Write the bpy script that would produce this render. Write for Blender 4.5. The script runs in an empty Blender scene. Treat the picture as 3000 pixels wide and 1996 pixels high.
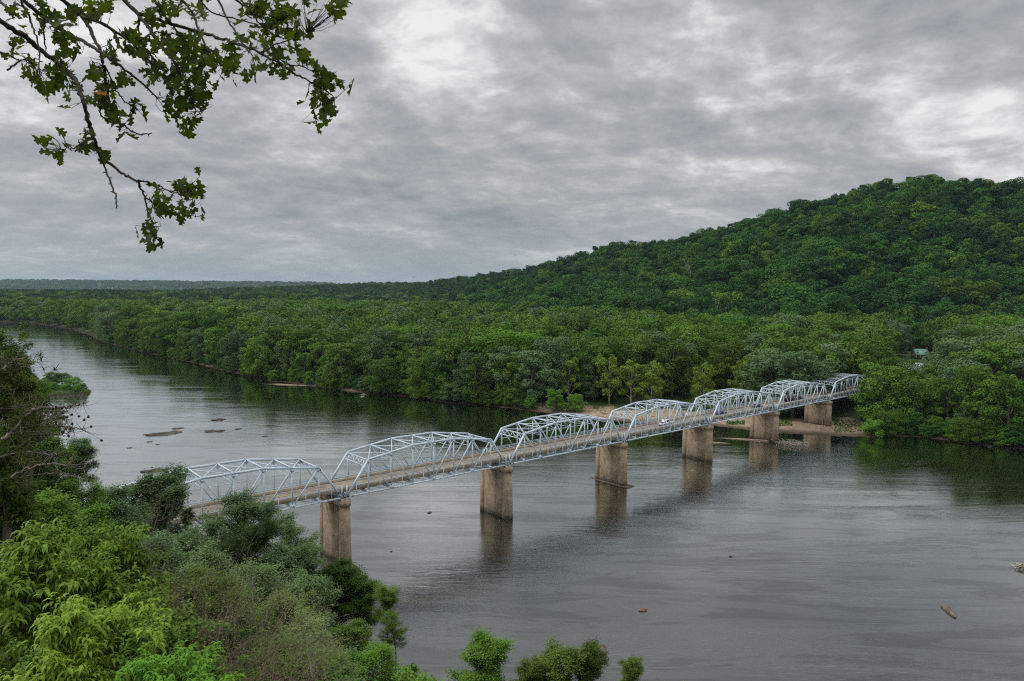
import bpy, math, random
import numpy as np
from math import radians as R

# ------------------------------------------------------------------ camera, sky, sun, exposure
scene = bpy.context.scene
col = scene.collection
EYE = np.array([0.0, 0.0, 53.44]); F = 2000.0; PIT = 0.072; ROLL = -0.0033
cp, sp = math.cos(PIT), math.sin(PIT); cr, sr = math.cos(ROLL), math.sin(ROLL)
FW = np.array([0, cp, -sp]); UP0 = np.array([0, sp, cp]); RT0 = np.array([1.0, 0, 0])
RT = cr*RT0 - sr*UP0; UP = sr*RT0 + cr*UP0
from mathutils import Matrix, Vector, noise as mnoise
cam_d = bpy.data.cameras.new("camera"); cam = bpy.data.objects.new("camera", cam_d); col.objects.link(cam)
cam_d.sensor_width = 36; cam_d.lens = 24.0; cam_d.clip_start = 0.1; cam_d.clip_end = 90000
cam.matrix_world = Matrix(((RT[0], UP[0], -FW[0], EYE[0]), (RT[1], UP[1], -FW[1], EYE[1]), (RT[2], UP[2], -FW[2], EYE[2]), (0, 0, 0, 1)))
scene.camera = cam
scene.view_settings.view_transform = 'Standard'; scene.view_settings.look = 'None'
scene.view_settings.exposure = 0.0; scene.view_settings.gamma = 1.0
scene.cycles.max_bounces = 6; scene.cycles.diffuse_bounces = 2; scene.cycles.glossy_bounces = 3
scene.cycles.transmission_bounces = 3; scene.cycles.transparent_max_bounces = 4; scene.cycles.volume_bounces = 0
scene.cycles.use_adaptive_sampling = True; scene.cycles.adaptive_threshold = 0.008; scene.cycles.use_denoising = False; scene.cycles.filter_width = 1.15

def ray(px, py):
    x, y = (px-1500)/F, -(py-998)/F
    return FW + RT*x + UP*y
def at(px, py, z=0.0):
    d = ray(px, py); t = (z-EYE[2])/d[2]; return EYE + d*t
def atY(px, py, Y):
    d = ray(px, py); return EYE + d*(Y/d[1])
def pix(P):
    d = np.asarray(P, float)-EYE; z = d@FW
    return 1500+F*(d@RT)/z, 998-F*(d@UP)/z

class NT:
    """small helper to wire node trees"""
    def __init__(s, tree): s.t = tree; tree.nodes.clear()
    def n(s, typ, **kw):
        nd = s.t.nodes.new(typ)
        for k, v in kw.items():
            if k.startswith('i_'): nd.inputs[k[2:].replace('_', ' ')].default_value = v
            else: setattr(nd, k, v)
        return nd
    def l(s, a, b): s.t.links.new(a, b)
    def math(s, op, a, b=None, c=None, clamp=False):
        m = s.n('ShaderNodeMath', operation=op); m.use_clamp = clamp
        for i, v in enumerate((a, b, c)):
            if v is None: continue
            if isinstance(v, (int, float)): m.inputs[i].default_value = v
            else: s.l(v, m.inputs[i])
        return m.outputs[0]
    def mapr(s, v, a, b, c=0.0, d=1.0, smooth=True):
        m = s.n('ShaderNodeMapRange'); m.interpolation_type = 'SMOOTHSTEP' if smooth else 'LINEAR'
        s.l(v, m.inputs['Value']); m.inputs['From Min'].default_value = a; m.inputs['From Max'].default_value = b
        m.inputs['To Min'].default_value = c; m.inputs['To Max'].default_value = d
        return m.outputs[0]
    def mix(s, f, a, b, mode='MIX'):
        m = s.n('ShaderNodeMix', data_type='RGBA', blend_type=mode)
        for sock, v in ((m.inputs['Factor'], f), (m.inputs['A'], a), (m.inputs['B'], b)):
            if isinstance(v, (int, float)): sock.default_value = v
            elif isinstance(v, tuple): sock.default_value = (*v, 1) if len(v) == 3 else v
            else: s.l(v, sock)
        return m.outputs['Result']
    def ramp(s, f, stops):
        r = s.n('ShaderNodeValToRGB'); e = r.color_ramp.elements
        while len(e) < len(stops): e.new(0.5)
        for el, (p, c) in zip(e, stops): el.position = p; el.color = (*c, 1)
        s.l(f, r.inputs[0]); return r.outputs[0]
    def noise(s, vec, scale, detail=4, rough=0.5, dist=0.0, out=0):
        n = s.n('ShaderNodeTexNoise'); n.inputs['Scale'].default_value = scale; n.inputs['Detail'].default_value = detail
        n.inputs['Roughness'].default_value = rough; n.inputs['Distortion'].default_value = dist
        s.l(vec, n.inputs['Vector']); return n.outputs[out]

SUN_EL, SUN_AZ = R(47), R(278)      # from the left, diffused by the cloud
w = bpy.data.worlds.new("World"); scene.world = w; w.use_nodes = True
t = NT(w.node_tree)
tc = t.n('ShaderNodeTexCoord'); sep = t.n('ShaderNodeSeparateXYZ'); t.l(tc.outputs['Generated'], sep.inputs[0])
z = t.math('MAXIMUM', sep.outputs[2], 0.0)
den = t.math('ADD', z, 0.27)
u_, v_ = t.math('DIVIDE', sep.outputs[0], den), t.math('DIVIDE', sep.outputs[1], den)
cmb = t.n('ShaderNodeCombineXYZ'); t.l(u_, cmb.inputs[0]); t.l(v_, cmb.inputs[1]); cmb.inputs[2].default_value = 3.7
P = cmb.outputs[0]
def shifted(vec, off):
    a = t.n('ShaderNodeVectorMath', operation='ADD'); t.l(vec, a.inputs[0]); a.inputs[1].default_value = off; return a.outputs[0]
big = t.noise(P, 0.95, 4, 0.55, 0.3)
warp = t.noise(P, 1.6, 3, 0.5, 0.0, 1)
wv = t.n('ShaderNodeVectorMath', operation='SCALE'); t.l(warp, wv.inputs[0]); wv.inputs['Scale'].default_value = 0.22
PW = t.n('ShaderNodeVectorMath', operation='ADD'); t.l(P, PW.inputs[0]); t.l(wv.outputs[0], PW.inputs[1]); PW = PW.outputs[0]
n_a = t.noise(PW, 2.3, 12, 0.57); n_b = t.noise(shifted(PW, (0.035, -0.080, 0.0)), 2.3, 12, 0.57)   # cloud base and the same a little towards the light: relief
n_c = t.noise(PW, 8.0, 10, 0.62); n_d = t.noise(shifted(PW, (0.010, -0.026, 0.0)), 8.0, 10, 0.62)
rel = t.math('ADD', t.math('MULTIPLY', t.math('SUBTRACT', n_a, n_b), 0.62), t.math('MULTIPLY', t.math('SUBTRACT', n_c, n_d), 0.24))
PL_ = t.n('ShaderNodeMapping'); PL_.inputs['Scale'].default_value = (1.0, 1.0, 9.0); t.l(tc.outputs['Generated'], PL_.inputs[0])
lay = t.math('MULTIPLY', t.math('SUBTRACT', t.noise(PL_.outputs[0], 3.4, 9, 0.6, 0.4), 0.5), t.mapr(z, 0.10, 0.34, 0.34, 0.04))
rel = t.math('ADD', rel, lay)
val = t.math('ADD', t.math('ADD', t.math('MULTIPLY', big, 0.52), t.math('MULTIPLY', n_a, 0.58)), t.math('ADD', t.math('MULTIPLY', n_c, 0.13), rel))
# brighter and darker masses of the cloud deck, by direction
def blob(px, py, rad, amp):
    global val
    d = ray(px, py); d = d/np.linalg.norm(d)
    dn = t.n('ShaderNodeVectorMath', operation='DOT_PRODUCT'); t.l(tc.outputs['Generated'], dn.inputs[0]); dn.inputs[1].default_value = tuple(d)
    m = t.mapr(dn.outputs['Value'], math.cos(rad), 1.0, 0.0, amp)
    val = t.math('ADD', val, m)
for b in ((1330, 130, 0.13, 0.10), (1290, 240, 0.09, 0.07), (2990, 430, 0.11, 0.09), (1830, 380, 0.14, 0.06), (20, 500, 0.13, 0.05), (1650, 330, 0.10, 0.05), (700, 420, 0.22, 0.015),
          (2180, 190, 0.08, 0.06), (1700, 60, 0.16, -0.07), (2650, 120, 0.25, -0.035), (850, 80, 0.2, -0.01), (2500, 330, 0.18, 0.02), (1750, 430, 0.07, -0.04)):
    blob(*b)
cloud = t.ramp(val, [(0.38, (0.260, 0.282, 0.306)), (0.49, (0.340, 0.358, 0.376)), (0.60, (0.420, 0.430, 0.440)), (0.70, (0.545, 0.545, 0.548)), (0.85, (0.90, 0.89, 0.88))])
hz = t.mapr(z, 0.0, 0.16, 1.0, 0.0)
cloud = t.mix(t.math('MULTIPLY', hz, 0.72), cloud, (0.300, 0.355, 0.400))
zen = t.mapr(z, 0.40, 0.85, 1.0, 2.9)
sky = t.n('ShaderNodeTexSky', sky_type='NISHITA'); sky.sun_disc = False; sky.sun_elevation = SUN_EL; sky.sun_rotation = SUN_AZ
b1 = t.n('ShaderNodeBackground'); t.l(sky.outputs[0], b1.inputs[0]); b1.inputs[1].default_value = 0.1
b2 = t.n('ShaderNodeBackground'); t.l(cloud, b2.inputs[0]); t.l(zen, b2.inputs[1])
ms = t.n('ShaderNodeMixShader'); ms.inputs[0].default_value = 0.94
t.l(b1.outputs[0], ms.inputs[1]); t.l(b2.outputs[0], ms.inputs[2])
wo = t.n('ShaderNodeOutputWorld'); t.l(ms.outputs[0], wo.inputs[0])
w.cycles.sampling_method = 'MANUAL'; w.cycles.sample_map_resolution = 512

sd = bpy.data.lights.new("sun", 'SUN'); sd.energy = 1.5; sd.angle = R(11); sd.color = (1.0, 0.95, 0.88)
so = bpy.data.objects.new("sun", sd); col.objects.link(so)
sv = Vector((math.sin(SUN_AZ)*math.cos(SUN_EL), math.cos(SUN_AZ)*math.cos(SUN_EL), math.sin(SUN_EL)))
so.rotation_euler = (-sv).to_track_quat('-Z', 'Y').to_euler(); so.location = (0, 0, 200)

# ------------------------------------------------------------------ helpers
def tag(o, label=None, cat=None, group=None, kind=None):
    if label: o['label'] = label
    if cat: o['category'] = cat
    if group: o['group'] = group
    if kind: o['kind'] = kind
    return o
def empty(name, loc, rz=0.0):
    o = bpy.data.objects.new(name, None); o.location = loc; o.rotation_euler = (0, 0, rz); o.empty_display_size = 0.3; col.objects.link(o); return o
def link(name, me, parent=None, loc=None, mat=None):
    o = bpy.data.objects.new(name, me); col.objects.link(o)
    if parent is not None: o.parent = parent
    if loc is not None: o.location = loc
    if mat is not None:
        if not me.materials: me.materials.append(mat)
        if me.materials[0] is not mat: o.material_slots[0].link = 'OBJECT'; o.material_slots[0].material = mat
    return o
def npmesh(name, V, Fc, mat=None, smooth=False, k=None):
    """V (n,3); Fc (m,k) int array, or a list of index lists"""
    me = bpy.data.meshes.new(name)
    V = np.asarray(V, dtype=np.float32)
    if isinstance(Fc, np.ndarray):
        m, k = Fc.shape; flat = Fc.reshape(-1); starts = np.arange(m)*k; tot = np.full(m, k)
    else:
        m = len(Fc); tot = np.array([len(f) for f in Fc]); starts = np.concatenate([[0], np.cumsum(tot)[:-1]]) if m else np.array([]); flat = np.array([i for f in Fc for i in f])
    me.vertices.add(len(V)); me.vertices.foreach_set('co', V.reshape(-1))
    me.loops.add(len(flat)); me.loops.foreach_set('vertex_index', flat.astype(np.int32))
    me.polygons.add(m); me.polygons.foreach_set('loop_start', starts.astype(np.int32))
    try: me.polygons.foreach_set('loop_total', tot.astype(np.int32))
    except Exception: pass
    if smooth: me.polygons.foreach_set('use_smooth', np.ones(m, dtype=bool))
    me.update(calc_edges=True); me.validate()
    if mat is not None: me.materials.append(mat)
    return me

class MB:
    """collects boxes, beams, tubes, prisms; build() links them as one mesh object"""
    def __init__(s): s.v = []; s.f = []; s.n = 0
    def add(s, V, Fc):
        V = np.asarray(V, float); s.v.append(V); s.f += [[i+s.n for i in f] for f in Fc]; s.n += len(V)
    def box(s, c, d, rz=0.0):
        x, y, z = d[0]/2, d[1]/2, d[2]/2
        V = np.array([(sx*x, sy*y, sz*z) for sz in (-1, 1) for sx, sy in ((-1, -1), (1, -1), (1, 1), (-1, 1))])
        c_, s_ = math.cos(rz), math.sin(rz); V[:, :2] = V[:, :2]@np.array([[c_, s_], [-s_, c_]])
        s.add(V+np.array(c), [(3, 2, 1, 0), (4, 5, 6, 7), (0, 1, 5, 4), (1, 2, 6, 5), (2, 3, 7, 6), (3, 0, 4, 7)])
    def beam(s, a, b, wd, ht, up=(0, 0, 1)):
        a = np.array(a, float); b = np.array(b, float); d = b-a; L = np.linalg.norm(d)
        if L < 1e-6: return
        d /= L; u = np.array(up, float)
        if abs(d@u) > 0.98: u = np.array([0.0, 1.0, 0.0])
        r = np.cross(d, u); r /= np.linalg.norm(r); u = np.cross(r, d)
        V = [p+r*sx*wd/2+u*sy*ht/2 for p in (a, b) for sx, sy in ((-1, -1), (1, -1), (1, 1), (-1, 1))]
        s.add(V, [(3, 2, 1, 0), (4, 5, 6, 7), (0, 1, 5, 4), (1, 2, 6, 5), (2, 3, 7, 6), (3, 0, 4, 7)])
    def tube(s, pts, rad, n=6, cap=True):
        pts = np.asarray(pts, float); m = len(pts); rad = np.broadcast_to(np.asarray(rad, float), (m,))
        T = np.gradient(pts, axis=0); T /= np.linalg.norm(T, axis=1, keepdims=True)+1e-9
        ref = np.array([0.0, 0, 1]) if abs(T[0][2]) < 0.9 else np.array([1.0, 0, 0])
        A = np.cross(T, ref); A /= np.linalg.norm(A, axis=1, keepdims=True)+1e-9; B = np.cross(T, A)
        th = np.arange(n)*2*math.pi/n
        V = pts[:, None]+rad[:, None, None]*(A[:, None]*np.cos(th)[None, :, None]+B[:, None]*np.sin(th)[None, :, None])
        Fc = [(i*n+j, i*n+(j+1) % n, (i+1)*n+(j+1) % n, (i+1)*n+j) for i in range(m-1) for j in range(n)]
        if cap: Fc += [tuple(range(n))[::-1], tuple((m-1)*n+j for j in range(n))]
        s.add(V.reshape(-1, 3), Fc)
    def prism(s, poly, z0, z1, poly2=None):
        p2 = poly2 if poly2 is not None else poly; n = len(poly)
        V = [(x, y, z0) for x, y in poly]+[(x, y, z1) for x, y in p2]
        s.add(V, [tuple(range(n))[::-1], tuple(range(n, 2*n))]+[(i, (i+1) % n, n+(i+1) % n, n+i) for i in range(n)])
    def mesh(s, name, mat, smooth=False):
        return npmesh(name, np.concatenate(s.v), s.f, mat, smooth)
    def build(s, name, mat, parent=None, smooth=False, loc=None):
        return link(name, s.mesh(name, mat, smooth), parent, loc)

def newmat(name):
    m = bpy.data.materials.new(name); m.use_nodes = True; t = NT(m.node_tree)
    out = t.n('ShaderNodeOutputMaterial'); return m, t, out
def simple(name, c, rough=0.6, metal=0.0, var=0.15, scale=3.0, spec=0.5, bump=0.0, coord='Object'):
    m, t, out = newmat(name)
    tc = t.n('ShaderNodeTexCoord'); nz = t.noise(tc.outputs[coord], scale, 5, 0.6)
    f = t.mapr(nz, 0.3, 0.7)
    dark = tuple(x*(1-var) for x in c); lite = tuple(min(1, x*(1+var)) for x in c)
    cc = t.mix(f, dark, lite)
    p = t.n('ShaderNodeBsdfPrincipled'); t.l(cc, p.inputs['Base Color']); p.inputs['Roughness'].default_value = rough
    p.inputs['Metallic'].default_value = metal; p.inputs['Specular IOR Level'].default_value = spec
    if bump:
        b = t.n('ShaderNodeBump'); b.inputs['Strength'].default_value = 1; b.inputs['Distance'].default_value = bump
        t.l(t.noise(tc.outputs[coord], scale*4, 6, 0.6), b.inputs['Height']); t.l(b.outputs[0], p.inputs['Normal'])
    t.l(p.outputs[0], out.inputs[0]); return m

def leafmat(name, c, c2=None, trans=0.14, rough=0.75, var=0.35, spec=0.12, tscale=0.6):
    """foliage: colour differs from tree to tree and from clump to clump; thin leaves let some light through"""
    m, t, out = newmat(name); c2 = c2 or tuple(x*1.35 for x in c)
    oi = t.n('ShaderNodeObjectInfo'); tc = t.n('ShaderNodeTexCoord')
    nz = t.noise(tc.outputs['Object'], tscale, 3, 0.6)
    f = t.math('ADD', t.math('MULTIPLY', oi.outputs['Random'], 0.6), t.math('MULTIPLY', t.mapr(nz, 0.3, 0.7), 0.4))
    a = t.mix(f, c, c2)
    r2 = t.math('FRACT', t.math('MULTIPLY', oi.outputs['Random'], 7.31))
    geo = t.n('ShaderNodeNewGeometry')
    lv = t.math('FRACT', t.math('MULTIPLY', geo.outputs['Random Per Island'], 1.0))
    br = t.math('ADD', 1-var, t.math('MULTIPLY', t.math('ADD', t.math('MULTIPLY', r2, 0.6), t.math('MULTIPLY', lv, 0.4)), 2*var))
    hs = t.n('ShaderNodeHueSaturation'); t.l(a, hs.inputs['Color']); t.l(br, hs.inputs['Value']); hs.inputs['Saturation'].default_value = 1.0
    p = t.n('ShaderNodeBsdfPrincipled'); t.l(hs.outputs[0], p.inputs['Base Color']); p.inputs['Roughness'].default_value = rough
    p.inputs['Specular IOR Level'].default_value = spec
    tr = t.n('ShaderNodeBsdfTranslucent')
    tcol = t.mix(1.0, hs.outputs[0], (1.25, 1.15, 0.45), 'MULTIPLY'); t.l(tcol, tr.inputs[0])
    mx = t.n('ShaderNodeMixShader'); mx.inputs[0].default_value = trans; t.l(p.outputs[0], mx.inputs[1]); t.l(tr.outputs[0], mx.inputs[2])
    t.l(mx.outputs[0], out.inputs[0]); return m

M = {}
M['leaf_mid'] = leafmat('leaf_mid_green', (0.056, 0.135, 0.018), (0.120, 0.215, 0.030), var=0.45)
M['leaf_yellow'] = leafmat('leaf_yellow_green', (0.140, 0.225, 0.026), (0.175, 0.260, 0.035), var=0.25)
M['leaf_grey'] = leafmat('leaf_grey_green', (0.085, 0.155, 0.062), (0.135, 0.215, 0.095), var=0.25)
M['leaf_deep'] = leafmat('leaf_deep_green', (0.028, 0.100, 0.018), (0.058, 0.155, 0.028), var=0.45)
M['leaf_olive'] = leafmat('leaf_olive_green', (0.075, 0.140, 0.022), (0.105, 0.170, 0.032))
M['leaf_dark'] = leafmat('leaf_dark_green', (0.015, 0.054, 0.015), (0.030, 0.090, 0.022), var=0.45)
M['leaf_bright'] = leafmat('leaf_bright_green', (0.085, 0.210, 0.020), (0.130, 0.260, 0.030), var=0.3)
M['leaf_chestnut'] = leafmat('leaf_long_green', (0.115, 0.225, 0.015), (0.210, 0.320, 0.030), trans=0.35, var=0.5, rough=0.5, spec=0.3)
M['leaf_oak'] = leafmat('leaf_oak', (0.050, 0.095, 0.012), (0.120, 0.160, 0.028), trans=0.5, var=0.5, rough=0.6, spec=0.12, tscale=6)
M['leaf_rust'] = leafmat('leaf_rust_orange', (0.45, 0.16, 0.04), (0.5, 0.2, 0.05), trans=0.3)
M['needle'] = leafmat('pine_needle', (0.065, 0.105, 0.020), (0.130, 0.150, 0.040), trans=0.05, var=0.4)
M['bark'] = simple('bark_brown', (0.085, 0.065, 0.048), 0.9, var=0.4, scale=4, bump=0.02)
M['bark_pale'] = simple('bark_pale', (0.34, 0.32, 0.27), 0.85, var=0.35, scale=1.5)
M['bark_grey'] = simple('bark_grey', (0.17, 0.14, 0.115), 0.9, var=0.35, scale=2)
M['twig'] = simple('dry_twig', (0.15, 0.105, 0.075), 0.9, var=0.4, scale=2)
M['cone'] = simple('pine_cone', (0.045, 0.030, 0.022), 0.9, var=0.4, scale=40)
M['driftwood'] = simple('driftwood', (0.38, 0.32, 0.26), 0.9, var=0.5, scale=2)
M['glass'] = simple('car_glass', (0.02, 0.025, 0.03), 0.08, var=0.1)
M['tyre'] = simple('tyre_rubber', (0.02, 0.02, 0.02), 0.85)
M['rim'] = simple('wheel_rim', (0.4, 0.4, 0.4), 0.35, metal=0.8)
M['white_paint'] = simple('white_paint', (0.78, 0.78, 0.78), 0.3, var=0.04)
M['black_paint'] = simple('black_paint', (0.018, 0.018, 0.022), 0.25, var=0.1)
M['blue_paint'] = simple('dark_blue_paint', (0.03, 0.035, 0.12), 0.25, var=0.1)
M['red_lens'] = simple('red_lens', (0.5, 0.01, 0.01), 0.3)
M['clear_lens'] = simple('clear_lens', (0.85, 0.85, 0.8), 0.15)
M['brick'] = simple('chimney_brick', (0.30, 0.09, 0.05), 0.9, var=0.3, scale=6)
M['stone_wall'] = simple('rubble_wall', (0.20, 0.16, 0.13), 0.9, var=0.45, scale=3, bump=0.03)
M['trim'] = simple('white_trim', (0.72, 0.70, 0.66), 0.7, var=0.06)
def roofmat():
    m, t, out = newmat('green_metal_roof'); tc = t.n('ShaderNodeTexCoord')
    wv = t.n('ShaderNodeTexWave', wave_type='BANDS', bands_direction='X'); wv.inputs['Scale'].default_value = 0.8; t.l(tc.outputs['Object'], wv.inputs[0])
    nz = t.noise(tc.outputs['Object'], 1.2, 5, 0.6)
    c = t.mix(t.mapr(nz, 0.3, 0.7), (0.105, 0.235, 0.180), (0.155, 0.300, 0.235))
    c = t.mix(t.mapr(wv.outputs['Fac'], 0.9, 1.0, 0.0, 0.35), c, (0.25, 0.38, 0.32))
    p = t.n('ShaderNodeBsdfPrincipled', i_Roughness=0.5); t.l(c, p.inputs['Base Color']); t.l(p.outputs[0], out.inputs[0]); return m
M['roof'] = roofmat()
def steelmat():
    m, t, out = newmat('pale_blue_steel'); tc = t.n('ShaderNodeTexCoord'); oi = t.n('ShaderNodeObjectInfo')
    nz = t.noise(tc.outputs['Object'], 0.7, 6, 0.65)
    c = t.mix(t.mapr(nz, 0.3, 0.7), (0.45, 0.555, 0.65), (0.61, 0.705, 0.785))
    rn = t.noise(tc.outputs['Object'], 1.9, 7, 0.7)
    sx = t.n('ShaderNodeSeparateXYZ'); t.l(tc.outputs['Object'], sx.inputs[0])
    low = t.mapr(sx.outputs[2], 0.2, 3.2, 0.045, -0.05)
    ends = t.mapr(t.math('ABSOLUTE', t.math('SUBTRACT', sx.outputs[0], 21.0)), 15.0, 21.0, 0.0, 0.05)
    rust = t.mapr(t.math('ADD', rn, t.math('ADD', low, ends)), 0.62, 0.69, 0, 1)
    c = t.mix(rust, c, (0.16, 0.065, 0.03))
    p = t.n('ShaderNodeBsdfPrincipled', i_Roughness=0.45); t.l(c, p.inputs['Base Color']); t.l(p.outputs[0], out.inputs[0]); return m
M['steel'] = steelmat()
def piermat():
    m, t, out = newmat('stained_concrete'); tc = t.n('ShaderNodeTexCoord'); g = t.n('ShaderNodeNewGeometry')
    mp = t.n('ShaderNodeMapping'); mp.inputs['Scale'].default_value = (1, 1, 0.16); t.l(tc.outputs['Object'], mp.inputs[0])
    a = t.noise(mp.outputs[0], 1.1, 7, 0.65); b = t.noise(tc.outputs['Object'], 0.55, 6, 0.6)
    oi = t.n('ShaderNodeObjectInfo')
    c = t.mix(t.mapr(b, 0.3, 0.7), (0.225, 0.160, 0.105), (0.40, 0.31, 0.22))
    c = t.mix(t.mapr(a, 0.50, 0.72, 0, 0.75), c, (0.085, 0.070, 0.052))
    mp2 = t.n('ShaderNodeMapping'); mp2.inputs['Scale'].default_value = (1.7, 1.7, 0.10); mp2.inputs['Location'].default_value = (5, 3, 1); t.l(tc.outputs['Object'], mp2.inputs[0])
    c = t.mix(t.mapr(t.noise(mp2.outputs[0], 0.9, 6, 0.6), 0.56, 0.72, 0, 0.6), c, (0.155, 0.115, 0.030))
    # horizontal pour lines
    sx = t.n('ShaderNodeSeparateXYZ'); t.l(tc.outputs['Object'], sx.inputs[0])
    fr = t.math('FRACT', t.math('MULTIPLY', sx.outputs[2], 0.42)); ln = t.mapr(t.math('ABSOLUTE', t.math('SUBTRACT', fr, 0.5)), 0.0, 0.035, 0.35, 0.0)
    c = t.mix(ln, c, (0.10, 0.08, 0.06))
    wet = t.mapr(g.outputs['Position'], 0, 1)
    sp_ = t.n('ShaderNodeSeparateXYZ'); t.l(g.outputs['Position'], sp_.inputs[0])
    c = t.mix(t.mapr(sp_.outputs[2], 0.3, 1.3, 0.75, 0.0), c, (0.06, 0.05, 0.038))
    p = t.n('ShaderNodeBsdfPrincipled', i_Roughness=0.9); t.l(c, p.inputs['Base Color'])
    bp = t.n('ShaderNodeBump', i_Strength=0.6, i_Distance=0.04); t.l(t.noise(tc.outputs['Object'], 5, 6, 0.65), bp.inputs['Height']); t.l(bp.outputs[0], p.inputs['Normal'])
    t.l(p.outputs[0], out.inputs[0]); return m
M['pier'] = piermat()
def deckmat(name, c1, c2, stain):
    m, t, out = newmat(name); tc = t.n('ShaderNodeTexCoord')
    a = t.noise(tc.outputs['Object'], 0.8, 6, 0.65)
    mp = t.n('ShaderNodeMapping'); mp.inputs['Scale'].default_value = (2.2, 1, 0.25); t.l(tc.outputs['Object'], mp.inputs[0])
    b = t.noise(mp.outputs[0], 1.0, 6, 0.7)
    c = t.mix(t.mapr(a, 0.3, 0.7), c1, c2); c = t.mix(t.mapr(b, 0.52, 0.7, 0, 0.7), c, stain)
    p = t.n('ShaderNodeBsdfPrincipled', i_Roughness=0.9); t.l(c, p.inputs['Base Color']); t.l(p.outputs[0], out.inputs[0]); return m
M['kerb'] = deckmat('kerb_concrete', (0.30, 0.24, 0.16), (0.42, 0.35, 0.26), (0.17, 0.115, 0.07))
M['asphalt'] = deckmat('worn_road_surface', (0.200, 0.180, 0.165), (0.260, 0.235, 0.215), (0.16, 0.14, 0.125))
M['yellow_line'] = simple('yellow_line_paint', (0.62, 0.42, 0.12), 0.8, var=0.3, scale=1)
M['white_line'] = simple('white_line_paint', (0.6, 0.58, 0.52), 0.8, var=0.3, scale=1)
M['rock'] = simple('river_rock', (0.085, 0.068, 0.054), 0.8, var=0.7, scale=0.9, bump=0.12)
M['rock_pale'] = simple('pale_rock', (0.30, 0.26, 0.21), 0.9, var=0.4, scale=1.5, bump=0.05)

# ------------------------------------------------------------------ terrain
FAR = np.array([(-9000, 1900), (-3000, 1300), (-1400, 1180), (-853, 1137), (-730, 1062), (-619, 951), (-514, 827), (-409.5, 688.5), (-317, 587), (-285, 554), (-232.8, 500), (-189, 449),
                (-141.6, 401), (-94.7, 368), (-76, 353.5), (-49, 341), (-31, 326), (-10, 316), (3.4, 306.5), (15, 298), (38, 280), (63, 275.4), (80, 270.7),
                (92.6, 262), (101.5, 256.5), (120, 252.5), (135, 249.7), (141, 254), (156, 248.3), (163, 239.3), (171, 235), (176, 230.6), (260, 185), (420, 120), (1500, -500), (9000, -5000)], float)
NEAR = np.array([(-9000, 1500), (-3000, 1000), (-1200, 700), (-700, 480), (-400, 330), (-300, 262), (-130, 150), (-64, 108), (-35, 88), (0, 70), (60, 60), (200, 36), (400, -20), (1500, -700), (9000, -5600)], float)
def Yb(x): return np.interp(x, FAR[:, 0], FAR[:, 1])
def Yn(x): return np.interp(x, NEAR[:, 0], NEAR[:, 1])
def ss(a, b, x): t = np.clip((x-a)/(b-a), 0, 1); return t*t*(3-2*t)
PXH = [900, 1100, 1247, 1400, 1600, 1719, 1778, 1944, 2016, 2087, 2194, 2312, 2431, 2550, 2639, 2758, 2906, 3000, 3300, 3800]
PYH = [838, 834, 830, 812, 780, 738, 718, 711, 690, 676, 642, 604, 575, 541, 527, 519, 530, 540, 600, 700]
YR = [2600, 2500, 2300, 1700, 1340, 1250, 1230, 1160, 1130, 1110, 1080, 1050, 1020, 1000, 985, 970, 950, 940, 920, 900]
PXF = [900, 1100, 1273, 1380, 1464, 1600, 1960, 2300, 2900, 3300, 3800]
YF = [1900, 1700, 1380, 1020, 880, 780, 660, 600, 590, 600, 600]
def vnoise(x, y, s, seed=0):
    """cheap smooth value noise on arrays"""
    x = np.asarray(x)/s+seed*17.3; y = np.asarray(y)/s+seed*9.1
    xi = np.floor(x); yi = np.floor(y); fx = x-xi; fy = y-yi; fx = fx*fx*(3-2*fx); fy = fy*fy*(3-2*fy)
    def h(a, b): v = np.sin(a*127.1+b*311.7+seed*74.7)*43758.5453; return v-np.floor(v)
    return (h(xi, yi)*(1-fx)+h(xi+1, yi)*fx)*(1-fy)+(h(xi, yi+1)*(1-fx)+h(xi+1, yi+1)*fx)*fy
ISL = [(-223, 349, 5), (-232, 351, 12), (-250, 360, 17), (-275, 372, 20), (-300, 390, 24), (-330, 410, 26)]
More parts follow.
